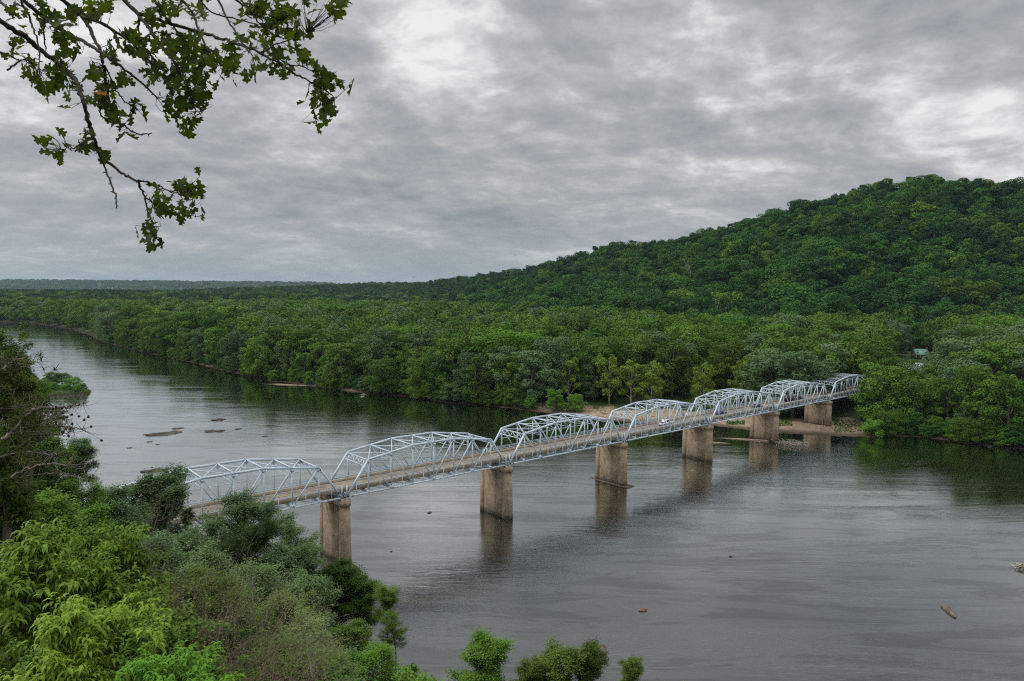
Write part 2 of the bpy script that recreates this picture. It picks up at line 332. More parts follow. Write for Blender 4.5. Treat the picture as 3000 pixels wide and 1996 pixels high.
def height(x, y):
    x = np.asarray(x, float); y = np.asarray(y, float)
    wob = (vnoise(x, y, 14, 1)-0.5)*5+(vnoise(x, y, 5, 2)-0.5)*2
    nearf = np.clip(y/200, 0, 1)
    df = (y-Yb(x))*0.78+wob*np.clip(y/500, 0.3, 2.0)*0.5
    flat = ss(-5, 25, x)*(1-ss(135, 160, x))            # the sand flat by the bridge
    wid = 4+27*flat
    hf = np.where(df > 0, 0.05+1.1*ss(0, wid, df)+3.3*ss(wid*0.6, wid*1.8+8, df), -1.6*ss(0, 30, -df)-0.02)
    hf = hf+np.where(df > 40, (vnoise(x, y, 60, 3)-0.5)*3, 0)
    # hills, by bearing
    yy = np.maximum(y, 1.0); px = 1500+2000*x/yy
    yr = np.interp(px, PXH, YR); yf = np.interp(px, PXF, YF); py = np.interp(px, PXH, PYH)
    zr = 53.44+(854-py)/2000*yr-29
    g = np.clip((y-yf)/(yr-yf), 0, 1)
    prof = ss(0, 0.25, g)*0.2*g/0.25*0.5+0.0
    prof = g**1.12
    hill = (zr-5)*np.where(y < yr, prof, np.maximum(0.15, 1-(y-yr)/1500.0))
    hill = np.where((y > yf) & (px > 900), hill*ss(900, 1300, px), 0)
    hill = hill+np.where(g > 0.05, (vnoise(x, y, 110, 4)-0.5)*16*g*(1-g)*3+(vnoise(x, y, 45, 14)-0.5)*9*np.minimum(1, 6*g*(1-g)), 0)
    # low ridges beyond the bottomland and the far hazy hills
    ridge = 0
    for (yc, wd, hh, a, b, sd) in ((2100, 500, 12, -2600, 700, 5), (2700, 500, 50, -1000, 900, 6), (1600, 260, 10, -2500, -150, 9), (9500, 1600, 140, -9500, -2300, 7), (13000, 2500, 135, -12000, -500, 8)):
        lat = ss(a-600, a+500, x)*(1-ss(b-500, b+600, x))
        ridge = np.maximum(ridge, hh*np.exp(-((y-yc)/wd)**2)*lat*(0.72+0.45*vnoise(x, y, yc*0.17, sd)))
    h = hf+np.maximum(hill, np.where(y > 1250, ridge, 0))+np.where(y > 3000, 14, 0)
    # island
    isl = -9.0+np.zeros_like(x)
    for ix, iy, ir in ISL: isl = np.maximum(isl, 1-((x-ix)**2+(y-iy)**2)/ir**2)
    h = np.where((y < Yb(x)-20) & (isl > -0.6), np.maximum(h, np.clip(isl*3.2+wob*0.03, -0.6, 2.2)), h)
    for ix, iy, rx, ry in ((-840, 1075, 60, 14), (88, 243.5, 16, 1.6), (71, 240, 9, 1.3), (-128, 385, 16, 2.6)):
        e = 1-((x-ix)/rx)**2-((y-iy+(x-ix)*0.28)/ry)**2
        h = np.where(e > -0.5, np.maximum(h, np.clip(e*0.45+wob*0.02, -0.5, 0.45)), h)
    # near bank and bluff
    dn = (Yn(x)-y)*0.82+wob*0.4
    hn = np.where(dn > 0, 1.3*np.clip(dn, 0, 4)+0.86*np.clip(dn-4, 0, 51)+0.10*np.clip(dn-55, 0, 400), 0)
    hn = np.minimum(hn, 70)+np.where(dn > 8, (vnoise(x, y, 9, 11)-0.5)*2.2, 0)
    left = ss(25, 110, -x)*(y > 60); hn = hn*(1-0.35*left)
    r = np.hypot(x, y); hn = hn*ss(1.5, 9, r)+51.75*(1-ss(1.5, 9, r))
    # keep the sight lines open over the bluff edge
    lim = 53.44-0.06*r-0.35
    hn = np.where((y > 0) & (r > 4), np.minimum(hn, np.maximum(lim, 49-0.30*(r-4))), hn)
    h = np.where(dn > 0, np.maximum(hn, 0.1), h)
    return h
def hgt(x, y): return float(height(np.array([x]), np.array([y]))[0])

az = np.concatenate([np.linspace(-180, -52, 50, endpoint=False), np.linspace(-52, 50, 470, endpoint=False), np.linspace(50, 180, 50, endpoint=False)])
rad = np.concatenate([[0.6, 1.5, 3, 4.5], np.linspace(6, 60, 30), np.linspace(62, 420, 190), 420*1.022**np.arange(1, 90)])
rad = np.concatenate([rad, rad[-1]*1.06**np.arange(1, 48)])
A_, R_ = np.meshgrid(np.radians(az), rad); X_, Y_ = R_*np.sin(A_), R_*np.cos(A_)
H_ = height(X_, Y_); na, nr = len(az), len(rad)
V = np.stack([X_, Y_, H_], -1).reshape(-1, 3)
ii, jj = np.meshgrid(np.arange(nr-1), np.arange(na), indexing='ij'); j2 = (jj+1) % na
Fq = np.stack([ii*na+jj, (ii+1)*na+jj, (ii+1)*na+j2, ii*na+j2], -1).reshape(-1, 4)[:, ::-1]
def groundmat():
    m, t, out = newmat('bank_and_forest_floor'); g = t.n('ShaderNodeNewGeometry'); P = g.outputs['Position']
    sx = t.n('ShaderNodeSeparateXYZ'); t.l(P, sx.inputs[0]); zz = sx.outputs[2]
    n1 = t.noise(P, 0.12, 6, 0.65); n2 = t.noise(P, 1.1, 6, 0.7); n3 = t.noise(P, 0.02, 4, 0.5)
    sand = t.mix(t.mapr(n2, 0.3, 0.7), (0.235, 0.170, 0.115), (0.42, 0.325, 0.235))
    mud = (0.085, 0.058, 0.036)
    sa = t.n('ShaderNodeAttribute', attribute_name='sandy')
    sand = t.mix(t.mapr(n1, 0.55, 0.68), sand, mud); sand = t.mix(sa.outputs['Fac'], (0.038, 0.030, 0.019), sand)
    sand = t.mix(t.mapr(zz, 0.02, 0.22, 1, 0), sand, (0.07, 0.05, 0.033))
    green = t.mix(t.mapr(n2, 0.35, 0.65), (0.028, 0.055, 0.014), (0.060, 0.105, 0.024))
    litter = t.mix(t.mapr(n2, 0.35, 0.65), (0.03, 0.026, 0.016), (0.06, 0.048, 0.03))
    green = t.mix(t.mapr(n1, 0.45, 0.6, 0, 0.5), green, litter)
    f = t.mapr(t.math('ADD', zz, t.math('MULTIPLY', t.math('SUBTRACT', n1, 0.5), 2.6)), 0.75, 1.25)
    c = t.mix(f, sand, green)
    # meadows far out
    dist = t.mapr(sx.outputs[1], 2500, 4200)
    fld = t.mix(t.mapr(t.noise(P, 0.0013, 3, 0.6), 0.48, 0.54), (0.045, 0.085, 0.03), (0.15, 0.17, 0.07))
    c = t.mix(t.math('MULTIPLY', dist, t.mapr(zz, 26, 40, 1, 0)), c, fld)
    p = t.n('ShaderNodeBsdfPrincipled', i_Roughness=0.95); p.inputs['Specular IOR Level'].default_value = 0.2; t.l(c, p.inputs['Base Color'])
    bp = t.n('ShaderNodeBump', i_Strength=0.8, i_Distance=0.25); t.l(n2, bp.inputs['Height']); t.l(bp.outputs[0], p.inputs['Normal'])
    t.l(p.outputs[0], out.inputs[0]); return m
me = npmesh('ground', V, Fq, groundmat(), True); a_ = me.attributes.new('sandy', 'FLOAT', 'POINT')
pxg = 1500+2000*V[:, 0]/np.maximum(V[:, 1], 1.0)
sv_ = ss(-12, 10, V[:, 0])*(1-ss(140, 162, V[:, 0]))+ss(790, 810, pxg)*(1-ss(1060, 1085, pxg))+0.55*ss(560, 580, pxg)*(1-ss(690, 720, pxg))+(V[:, 1] < Yb(V[:, 0])-20)*(V[:, 0] > -100)
a_.data.foreach_set('value', np.clip(sv_, 0, 1).astype(np.float32)); ground = link('ground', me); tag(ground, kind='structure')

# river: one flat sheet, its ripples in the material
def watermat():
    m, t, out = newmat('river_water'); g = t.n('ShaderNodeNewGeometry'); P = g.outputs['Position']
    mp = t.n('ShaderNodeMapping'); mp.inputs['Rotation'].default_value = (0, 0, R(50)); mp.inputs['Scale'].default_value = (0.42, 1.0, 1.0); t.l(P, mp.inputs[0])
    Q = mp.outputs[0]
    fine = t.noise(Q, 2.6, 6, 0.62, 0.3); med = t.noise(Q, 0.42, 5, 0.6, 0.6)
    mp2 = t.n('ShaderNodeMapping'); mp2.inputs['Rotation'].default_value = (0, 0, R(53)); mp2.inputs['Scale'].default_value = (0.20, 1.0, 1.0); t.l(P, mp2.inputs[0])
    patch = t.noise(mp2.outputs[0], 0.055, 6, 0.62, 0.9)
    pf = t.mapr(patch, 0.40, 0.62)                       # breeze patches
    xf = t.noise(Q, 7.5, 4, 0.6, 0.2)
    h = t.math('ADD', t.math('MULTIPLY', xf, 0.006), t.math('ADD', t.math('MULTIPLY', fine, t.mapr(pf, 0, 1, 0.008, 0.036, False)), t.math('MULTIPLY', med, t.mapr(pf, 0, 1, 0.016, 0.060, False))))
    bp = t.n('ShaderNodeBump', i_Strength=1.0, i_Distance=1.0); t.l(h, bp.inputs['Height'])
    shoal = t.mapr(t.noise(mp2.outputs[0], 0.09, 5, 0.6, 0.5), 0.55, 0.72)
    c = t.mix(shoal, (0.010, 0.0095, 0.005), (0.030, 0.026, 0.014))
    at_ = t.n('ShaderNodeAttribute', attribute_name='sky_sheen')
    c = t.mix(t.math('MULTIPLY', at_.outputs['Fac'], t.mapr(shoal, 0, 1, 0.8, 1.0)), c, (0.085, 0.086, 0.088))  # sky reflection on the upstream water, painted into the diffuse colour
    df = t.n('ShaderNodeBsdfDiffuse'); t.l(c, df.inputs[0])
    gl = t.n('ShaderNodeBsdfGlossy'); gl.inputs['Color'].default_value = (0.95, 0.99, 1.0, 1); t.l(bp.outputs[0], gl.inputs['Normal'])
    t.l(t.mapr(pf, 0, 1, 0.025, 0.075, False), gl.inputs['Roughness'])
    fr = t.n('ShaderNodeFresnel'); fr.inputs['IOR'].default_value = 1.333; t.l(bp.outputs[0], fr.inputs['Normal'])
    crisp = t.mapr(t.noise(mp2.outputs[0], 0.16, 8, 0.68, 1.2), 0.50, 0.56, 1.0, 0.82)
    f = t.math('MULTIPLY', t.math('MULTIPLY_ADD', fr.outputs[0], 2.4, 0.13, clamp=True), crisp)
    mx = t.n('ShaderNodeMixShader'); t.l(f, mx.inputs[0]); t.l(df.outputs[0], mx.inputs[1]); t.l(gl.outputs[0], mx.inputs[2])
    t.l(mx.outputs[0], out.inputs[0]); return m
wx = [(-9000, 1900), (9000, -5000), (9000, -5900), (-9000, 1400)]
Xs = np.unique(np.concatenate([FAR[:, 0], NEAR[:, 0], np.linspace(-1500, 600, 240)])); nc = 60
Fr = np.linspace(0, 1, nc); GX = np.repeat(Xs[:, None], nc, 1); GY = (Yn(Xs)-12)[:, None]*(1-Fr)+(Yb(Xs)+14)[:, None]*Fr
V = np.stack([GX, GY, GX*0], -1).reshape(-1, 3); i_, j_ = np.meshgrid(np.arange(len(Xs)-1), np.arange(nc-1), indexing='ij')
Fq = np.stack([i_*nc+j_, (i_+1)*nc+j_, (i_+1)*nc+j_+1, i_*nc+j_+1], -1).reshape(-1, 4)
me = npmesh('river', V, Fq, watermat(), True); a_ = me.attributes.new('sky_sheen', 'FLOAT', 'POINT')
db = (Yb(GX)-GY)*0.78; a_.data.foreach_set('value', (ss(22, 75, db)*ss(10, -110, GX)).astype(np.float32).reshape(-1))  # mask of the painted sky reflection: upstream, away from the far bank
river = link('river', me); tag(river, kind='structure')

# ------------------------------------------------------------------ bridge
AZB = 0.7157; U = np.array([math.cos(AZB), math.sin(AZB)]); Nn = np.array([-U[1], U[0]]); O = np.array([-32.6, 130.65])
SP = 42.0; SLOPE = -0.0113; ZC = 13.23; W = 8.53
def bz(t): return ZC+SLOPE*SP*t
def bpos(t, off, dz=0.0): p = O+U*SP*t+Nn*off; return (p[0], p[1], bz(t)+dz)
b0 = bpos(-1, 0)
bridge = empty('truss_bridge', b0, AZB)
tag(bridge, 'pale blue steel truss bridge of nine humped spans on concrete piers across the river', 'bridge')
# local frame of a span: x along, y to the far truss, z up from the bottom chord
TOP = {0: 0.0, 1: 6.68, 2: 7.43, 3: 8.18, 4: 8.18, 5: 8.18, 6: 7.43, 7: 6.68, 8: 0.0}
PL = SP/8
def q(k, y, z=None): return np.array([k*PL+(0.45 if k == 0 else -0.45 if k == 8 else 0), y, TOP[k] if z is None else z])
def part(mb, name, parent, key='steel', label=None):
    o = mb.build(name, M[key], parent)
    if label: o['label'] = label
    return o
def sidebox(mb, a, b, wd, ht):          # a riveted channel pair: two flanges and a web, reads as a built-up section
    mb.beam(a, b, wd, ht)
def make_span():
    f = MB()                                              # bottom chords, gussets, bottom laterals
    for y in (0, W):
        f.beam(q(0, y, 0), q(8, y, 0), 0.34, 0.30)
        for k in range(1, 8):
            gw, gh = (0.95, 0.62) if k in (2, 4, 6) else (0.55, 0.45)
            x = k*PL
            f.add([(x-gw/2, y-0.19, 0.05), (x+gw/2, y-0.19, 0.05), (x+gw/2, y+0.19, 0.05), (x-gw/2, y+0.19, 0.05), (x-gw*0.32, y-0.19, gh), (x+gw*0.32, y-0.19, gh), (x+gw*0.32, y+0.19, gh), (x-gw*0.32, y+0.19, gh)],
                  [(3, 2, 1, 0), (4, 5, 6, 7), (0, 1, 5, 4), (1, 2, 6, 5), (2, 3, 7, 6), (3, 0, 4, 7)])
            tz = TOP[k]; sgn = 1
            f.beam((x-0.32, y, tz-0.42), (x+0.32, y, tz-0.42+0.0), 0.40, 0.5)
    for k in range(8):
        f.beam((k*PL+0.3, 0.2, 0.0), ((k+1)*PL-0.3, W-0.2, 0.0), 0.1, 0.1); f.beam((k*PL+0.3, W-0.2, -0.11), ((k+1)*PL-0.3, 0.2, -0.11), 0.1, 0.1)
    span = f.build('truss_span', M['steel'], bridge)
    for y in (0, W):
        m = MB()
        for k in range(1, 7): m.beam(q(k, y)-np.array([0.02, 0, 0]), q(k+1, y)+np.array([0.02, 0, 0]), 0.40, 0.36)
        part(m, 'top_chord', span)
        for a, b in ((0, 1), (8, 7)):
            m = MB(); m.beam(q(a, y), q(b, y), 0.40, 0.34); part(m, 'end_post', span)
        for k in range(1, 8):
            m = MB(); m.beam(q(k, y, 0.1), q(k, y)-np.array([0, 0, 0.15]), 0.24, 0.22, (1, 0, 0)); part(m, 'vertical_post', span)
        for a, b in ((1, 2), (2, 3), (3, 4), (5, 4), (6, 5), (7, 6)):
            m = MB(); m.beam(q(a, y), q(b, y, 0.1), 0.20, 0.20, (0, 1, 0)); part(m, 'diagonal', span)
        rr = MB()                                         # railing fixed to the truss
        for zz in (2.24, 1.98): rr.beam((0.6, y, zz), (SP-0.6, y, zz), 0.09, 0.09)
        if y > 0: rr.beam((0.6, y-0.12, 1.62), (SP-0.6, y-0.12, 1.62), 0.12, 0.16)
        for k in range(8): rr.beam(((k+0.5)*PL, y, 0.14), ((k+0.5)*PL, y, 2.2), 0.10, 0.10, (1, 0, 0))
        for k in range(16):
            x = (k*0.5+0.25)*PL
            rr.beam((x, y, 1.98), (x, y, 2.24), 0.06, 0.06, (1, 0, 0))
        for x in (0.55, SP-0.55): rr.beam((x, y, 0.2), (x, y, 2.3), 0.22, 0.22, (1, 0, 0))
        part(rr, 'railing', span)
    m = MB(); m.beam((PL, W, 4.15), (7*PL, W, 4.15), 0.12, 0.12); part(m, 'mid_height_strut', span)
    for k, s in ((1, -1), (7, 1)):                        # portals in the plane of the end posts
        m = MB(); k0 = 0 if k == 1 else 8
        top = q(k, 0); d = (q(k0, 0)-q(k, 0)); d /= np.linalg.norm(d)
        a0 = top+d*0.15; a1 = top+d*1.45
        ey = np.array([0, 1, 0])
        m.beam(a0+ey*0.2, a0+ey*(W-0.2), 0.22, 0.22); m.beam(a1+ey*0.2, a1+ey*(W-0.2), 0.16, 0.16)
        for i in range(1, 4): m.beam(a0+ey*W*i/4, a1+ey*W*i/4, 0.16, 0.10)
        for i in range(4):
            ya, yb = W*i/4, W*(i+1)/4
            m.beam(a1+ey*ya, a0+ey*yb, 0.12, 0.12)
        for e, sg in ((0.2, 1), (W-0.2, -1)):              # curved knees
            pts = [a1+ey*(e+sg*1.3*math.sin(th))+d*(1.3*(1-math.cos(th))) for th in np.linspace(math.pi/2, 0, 6)]
            pts = [a1+d*1.2*(1-math.sin(th))*1.0+ey*(e+sg*1.2*(1-math.cos(th))) for th in np.linspace(0, math.pi/2, 6)]
            for p_, r_ in zip(pts[:-1], pts[1:]): m.beam(p_, r_, 0.18, 0.14)
        part(m, 'portal_frame', span)
    for k in range(2, 7):                                 # sway frames
        m = MB(); zt = TOP[k]
        m.beam((k*PL, 0.2, zt), (k*PL, W-0.2, zt), 0.24, 0.26)
        m.beam((k*PL, 0.12, zt-1.75), (k*PL, W-0.12, zt-1.75), 0.10, 0.10)
        m.beam((k*PL, W/2, zt-0.1), (k*PL, 0.12, zt-1.75), 0.08, 0.08, (1, 0, 0)); m.beam((k*PL, W/2, zt-0.1), (k*PL, W-0.12, zt-1.75), 0.08, 0.08, (1, 0, 0))
        m.beam((k*PL, W/2, zt-0.1), (k*PL, W/2, zt-1.75), 0.08, 0.08, (1, 0, 0))
        part(m, 'sway_frame', span)
    m = MB()                                              # top laterals, the second of each cross laced
    for k in range(1, 7):
        a, b = q(k, W), q(k+1, 0); a2, b2 = q(k, 0), q(k+1, W); dz = np.array([0, 0, 0.06])
        m.beam(a2, b2, 0.13, 0.10)
        e = (b-a)/np.linalg.norm(b-a); s_ = np.array([-e[1], e[0], 0])*0.13
        for sg in (-1, 1): m.beam(a-dz*3+s_*sg, b-dz*3+s_*sg, 0.05, 0.12)
        n = 16
        for i in range(n):
            p_ = a+(b-a)*i/n; r_ = a+(b-a)*(i+1)/n; sg = 1 if i % 2 else -1
            m.beam(p_-dz*3+s_*sg, r_-dz*3-s_*sg, 0.05, 0.03)
    part(m, 'top_bracing', span)
    for k in range(0, 9):                                 # floor beams with tapered ends
        m = MB(); x = min(max(k*PL, 0.6), SP-0.6)
        m.add([(x-0.11, 0.18, 0.35), (x+0.11, 0.18, 0.35), (x+0.11, 1.3, -0.12), (x-0.11, 1.3, -0.12), (x+0.11, W-1.3, -0.12), (x-0.11, W-1.3, -0.12), (x+0.11, W-0.18, 0.35), (x-0.11, W-0.18, 0.35),
               (x-0.11, 0.18, 0.62), (x+0.11, 0.18, 0.62), (x+0.11, W-0.18, 0.62), (x-0.11, W-0.18, 0.62)],
              [(0, 1, 2, 3), (3, 2, 4, 5), (5, 4, 6, 7), (8, 11, 10, 9), (0, 8, 9, 1), (7, 6, 10, 11), (1, 9, 10, 6, 4, 2), (0, 3, 5, 7, 11, 8)])
        part(m, 'floor_beam', span)
    return span
span0 = make_span()
slope = math.atan(SLOPE)
def place_span(s, i):
    s.location = (i*SP, 0, SLOPE*SP*i); s.rotation_euler = (0, -slope, 0)
place_span(span0, 0)
for i in range(1, 9):
    s = span0.copy(); col.objects.link(s); s.parent = bridge; place_span(s, i)
    for ch in list(span0.children):
        c = ch.copy(); col.objects.link(c); c.parent = s
# concrete deck, span by span, with kerbs and painted line
LT = 9*SP
def zl(x): return SLOPE*x
D0, D1, KW = 1.15, 7.35, 0.45
def strip(mb, x0, x1, y0, y1, z0, z1):
    V = [(x, y, zl(x)+zz) for zz in (z0, z1) for x, y in ((x0, y0), (x1, y0), (x1, y1), (x0, y1))]
    mb.add(V, [(3, 2, 1, 0), (4, 5, 6, 7), (0, 1, 5, 4), (1, 2, 6, 5), (2, 3, 7, 6), (3, 0, 4, 7)])
m = MB(); strip(m, -40, LT+40, D0+KW, D1-KW, 0.72, 1.22); deck = m.build('road_deck', M['asphalt'], bridge)
for yy in (D0, D1-KW):
    m = MB()
    for i in range(-2, 19): strip(m, i*SP/2+0.03, (i+1)*SP/2-0.03, yy, yy+KW, 0.67, 1.70)
    m.build('kerb', M['kerb'], bridge)
m = MB()
for dy in (-0.14, 0.14):
    for i in range(0, 18): strip(m, i*SP/2+0.02, (i+1)*SP/2-0.02, 4.25+dy-0.06, 4.25+dy+0.06, 1.2205, 1.226)
m.build('centre_line', M['yellow_line'], deck)
m = MB()
for yy in (2.0, 6.5): strip(m, 0, LT, yy-0.06, yy+0.06, 1.2205, 1.225)
m.build('edge_line', M['white_line'], deck)
for yy in (1.7, 3.1, 4.25, 5.4, 6.8):
    m = MB(); strip(m, 0.2, LT-0.2, yy-0.09, yy+0.09, 0.625, 0.715); strip(m, 0.2, LT-0.2, yy-0.03, yy+0.03, 0.62, 0.70) if False else None
    m.build('stringer', M['steel'], bridge)
# piers
def ring(cx, cy, rx, ry, n=20):
    return [(cx+rx*math.cos(a), cy+ry*math.sin(a)) for a in np.linspace(0, 2*math.pi, n, endpoint=False)]
for i in range(0, 10):
    base = np.array(bpos(i-1, 0)); ztop = bz(i-1)-0.62
    h0 = min(hgt(base[0], base[1]), 0)-1.0; zb = h0
    loc0 = (i*SP, 0, SLOPE*SP*i)
    m = MB()
    top = -0.62-0.95; bot = zb-base[2]; hh = top-bot; bt = hh*0.022
    for y in (0, W): m.prism(ring(0, y, 1.0+bt, 1.05+bt), bot, top, ring(0, y, 1.0, 1.05))
    m.prism([(-0.72-bt, 0.3), (0.72+bt, 0.3), (0.72+bt, W-0.3), (-0.72-bt, W-0.3)], bot, top-0.002, [(-0.72, 0.3), (0.72, 0.3), (0.72, W-0.3), (-0.72, W-0.3)])
    if i == 3: m.prism([(-1.5, -3.2), (1.5, -3.0), (1.5, W+2.2), (-1.5, W+2.4)], bot, -base[2]+0.12)
    pr = m.build('pier', M['pier'], bridge, loc=loc0)
    c = MB()
    n = 12
    cap = [(1.17*math.cos(a), -0.1+1.22*math.sin(a)) for a in np.linspace(math.pi, 2*math.pi, n)]+[(1.17*math.cos(a), W+0.1+1.22*math.sin(a)) for a in np.linspace(0, math.pi, n)]
    c.prism(cap, top, -0.62); c.prism([(x*0.93, y*0.985+0.05) for x, y in cap], -0.62, -0.5)
    c.build('pier_cap', M['pier'], pr)
    br = MB()
    for y in (0, W):
        for x in (-0.5, 0.5): br.add([(x-0.22, y-0.25, -0.5), (x+0.22, y-0.25, -0.5), (x+0.22, y+0.25, -0.5), (x-0.22, y+0.25, -0.5), (x-0.1, y-0.15, -0.1), (x+0.1, y-0.15, -0.1), (x+0.1, y+0.15, -0.1), (x-0.1, y+0.15, -0.1)],
                  [(3, 2, 1, 0), (4, 5, 6, 7), (0, 1, 5, 4), (1, 2, 6, 5), (2, 3, 7, 6), (3, 0, 4, 7)])
    br.build('bearing', M['steel'], pr)
# ------------------------------------------------------------------ vehicles on the deck
def vehicle(kind, paint):
    """profile extruded across the width; local x forward, origin on the road under the middle"""
    spec = {
     'pickup_truck': dict(L=5.7, Wd=1.95, prof=[(-2.85, 0.55), (-2.85, 1.12), (-0.95, 1.14), (-0.92, 1.18), (-0.75, 1.80), (0.35, 1.84), (1.05, 1.24), (2.6, 1.08), (2.85, 0.85), (2.85, 0.45), (-2.8, 0.45)],
                     win=[(-0.72, 1.24), (-0.62, 1.72), (0.30, 1.76), (0.88, 1.26)], wheels=(-1.75, 1.85), tz=0.95),
     'car': dict(L=4.5, Wd=1.8, prof=[(-2.25, 0.45), (-2.25, 0.95), (-1.75, 1.02), (-1.15, 1.38), (0.15, 1.42), (0.95, 1.0), (2.05, 0.82), (2.25, 0.65), (2.25, 0.35), (-2.2, 0.35)],
                win=[(-1.5, 1.02), (-1.08, 1.32), (0.12, 1.36), (0.75, 1.02)], wheels=(-1.35, 1.4), tz=0.85),
     'suv': dict(L=4.8, Wd=1.9, prof=[(-2.4, 0.5), (-2.4, 1.1), (-2.2, 1.7), (0.2, 1.75), (0.95, 1.15), (2.2, 1.0), (2.4, 0.8), (2.4, 0.4), (-2.35, 0.4)],
                win=[(-2.1, 1.14), (-1.98, 1.62), (0.15, 1.66), (0.8, 1.16)], wheels=(-1.45, 1.5), tz=1.0)}[kind]
    h = spec['Wd']/2
    def ext(prof, y0, y1, tw=1.0):
        mb = MB(); n = len(prof); zm = max(p[1] for p in prof)
        def yy(y, zz): return y*(1-0.16*max(0, (zz-1.1))/0.7)
        V = [(x, yy(y0, zz), zz) for x, zz in prof]+[(x, yy(y1, zz), zz) for x, zz in prof]
        mb.add(V, [tuple(range(n))[::-1], tuple(range(n, 2*n))]+[(i, (i+1) % n, n+(i+1) % n, n+i) for i in range(n)]); return mb
    parts = [('body', ext(spec['prof'], -h, h), paint)]
    wm = MB()
    g = spec['win']
    for s in (-1, 1):
        V = [(x, s*(h*(1-0.16*max(0, zz-1.1)/0.7)+0.012), zz) for x, zz in g]+[(x, s*(h*(1-0.16*max(0, zz-1.1)/0.7)-0.02), zz) for x, zz in g]
        wm.add(V, [(0, 1, 2, 3), (7, 6, 5, 4), (0, 4, 5, 1), (1, 5, 6, 2), (2, 6, 7, 3), (3, 7, 4, 0)])
    parts.append(('side_window', wm, 'glass'))
    pr = spec['prof']; k = max(range(len(pr)), key=lambda i: pr[i][1]); a, b = pr[k], pr[k+1]
    ws = MB(); e = 0.02
    ws.add([(a[0]+0.06+e, -h*0.78, a[1]-0.04+e), (a[0]+0.06+e, h*0.78, a[1]-0.04+e), (b[0]-0.04+e, h*0.86, b[1]+0.05+e), (b[0]-0.04+e, -h*0.86, b[1]+0.05+e)], [(0, 1, 2, 3)]); parts.append(('windscreen', ws, 'glass'))
    for x in spec['wheels']:
        for s in (-1, 1):
            wv = MB(); th = np.linspace(0, 2*math.pi, 16, endpoint=False)
            V = [(x+0.36*math.cos(a), s*(h-0.22), 0.36+0.36*math.sin(a)) for a in th]+[(x+0.36*math.cos(a), s*(h+0.02), 0.36+0.36*math.sin(a)) for a in th]
            wv.add(V, [tuple(range(16)), tuple(range(16, 32))[::-1]]+[(i, (i+1) % 16, 16+(i+1) % 16, 16+i) for i in range(16)])
            parts.append(('wheel', wv, 'tyre'))
    x0 = pr[0][0]; x1 = max(p[0] for p in pr)
    for s in (-1, 1):
        lm = MB(); lm.box((x0-0.01, s*(h-0.14), spec['tz']), (0.06, 0.2, 0.26)); parts.append(('tail_light', lm, 'red_lens'))
        lm = MB(); lm.box((x1-0.03, s*(h-0.25), 0.74), (0.1, 0.34, 0.16)); parts.append(('headlight', lm, 'clear_lens'))
    if kind == 'pickup_truck':
        bd = MB(); bd.box((-1.92, 0, 1.145), (1.7, 1.6, 0.03)); parts.append(('bed_cover', bd, 'black_paint'))
        bp_ = MB(); bp_.box((-2.9, 0, 0.56), (0.14, 1.8, 0.2)); bp_.box((2.9, 0, 0.52), (0.14, 1.8, 0.22)); parts.append(('bumper', bp_, 'rim'))
    return parts
def t_for_px(px, off):
    lo, hi = -1.0, 8.0
    for _ in range(50):
        md = (lo+hi)/2; X, Y = pix(bpos(md, off, 1.3)); lo, hi = (md, hi) if X < px else (lo, md)
    return lo
def put_vehicle(name, kind, paint, px, off, rev, label, cat, dx=0.0):
    tt = t_for_px(px, off)+dx/SP; p = bpos(tt, off, 1.226)
    e = empty(name, p, AZB+(math.pi if rev else 0)); e.rotation_euler = (0, math.atan(-SLOPE) if not rev else math.atan(SLOPE), AZB+(math.pi if rev else 0)); tag(e, label, cat)
    for nm, mb, k in vehicle(kind, paint): mb.build(nm, M[k], e)
    return e, tt
put_vehicle('pickup_truck', 'pickup_truck', 'white_paint', 1950, 3.2, False, 'white pickup truck with black bed cover driving on the bridge deck', 'pickup')
put_vehicle('car', 'car', 'blue_paint', 2113, 3.1, False, 'dark blue car following ahead of the white pickup on the bridge', 'car')
put_vehicle('car', 'car', 'black_paint', 2219, 3.1, False, 'black car between the blue car and the black trailer on the bridge', 'car')
e_, tt_ = put_vehicle('pickup_truck', 'pickup_truck', 'black_paint', 2337, 3.1, False, 'black pickup truck towing a tall black trailer over the bridge', 'pickup')
p = bpos(tt_-7.0/SP, 3.1, 1.226); tr = empty('box_trailer', p, AZB); tag(tr, 'black enclosed box trailer with red tail lights towed over the bridge', 'trailer')
m = MB(); m.add([(-2.6, -1.05, 0.5), (-2.6, 1.05, 0.5), (-2.6, 1.05, 2.45), (-2.6, -1.05, 2.45), (2.2, -1.05, 0.5), (2.2, 1.05, 0.5), (2.2, 1.05, 2.45), (2.2, -1.05, 2.45), (2.75, 0, 0.5), (2.75, 0, 2.4)],
    [(0, 3, 2, 1), (0, 4, 7, 3), (1, 2, 6, 5), (3, 7, 9, 6, 2), (0, 1, 5, 8, 4), (4, 8, 9, 7), (5, 6, 9, 8)]); m.build('body', M['black_paint'], tr)
for s in (-1, 1):
    m = MB(); m.box((-2.62, s*0.9, 0.7), (0.05, 0.16, 0.2)); m.build('tail_light', M['red_lens'], tr)
    for x in (-0.5, 0.4):
        m = MB(); m.tube([(x, s*0.80, 0.36), (x, s*1.08, 0.36)], 0.34, 14); m.build('wheel', M['tyre'], tr)
m = MB(); m.beam((2.7, 0, 0.55), (4.3, 0, 0.55), 0.12, 0.12); m.build('drawbar', M['tyre'], tr)
put_vehicle('car', 'suv', 'black_paint', 2466, 5.5, True, 'black car coming this way with pale headlights near the far end of the bridge', 'car')

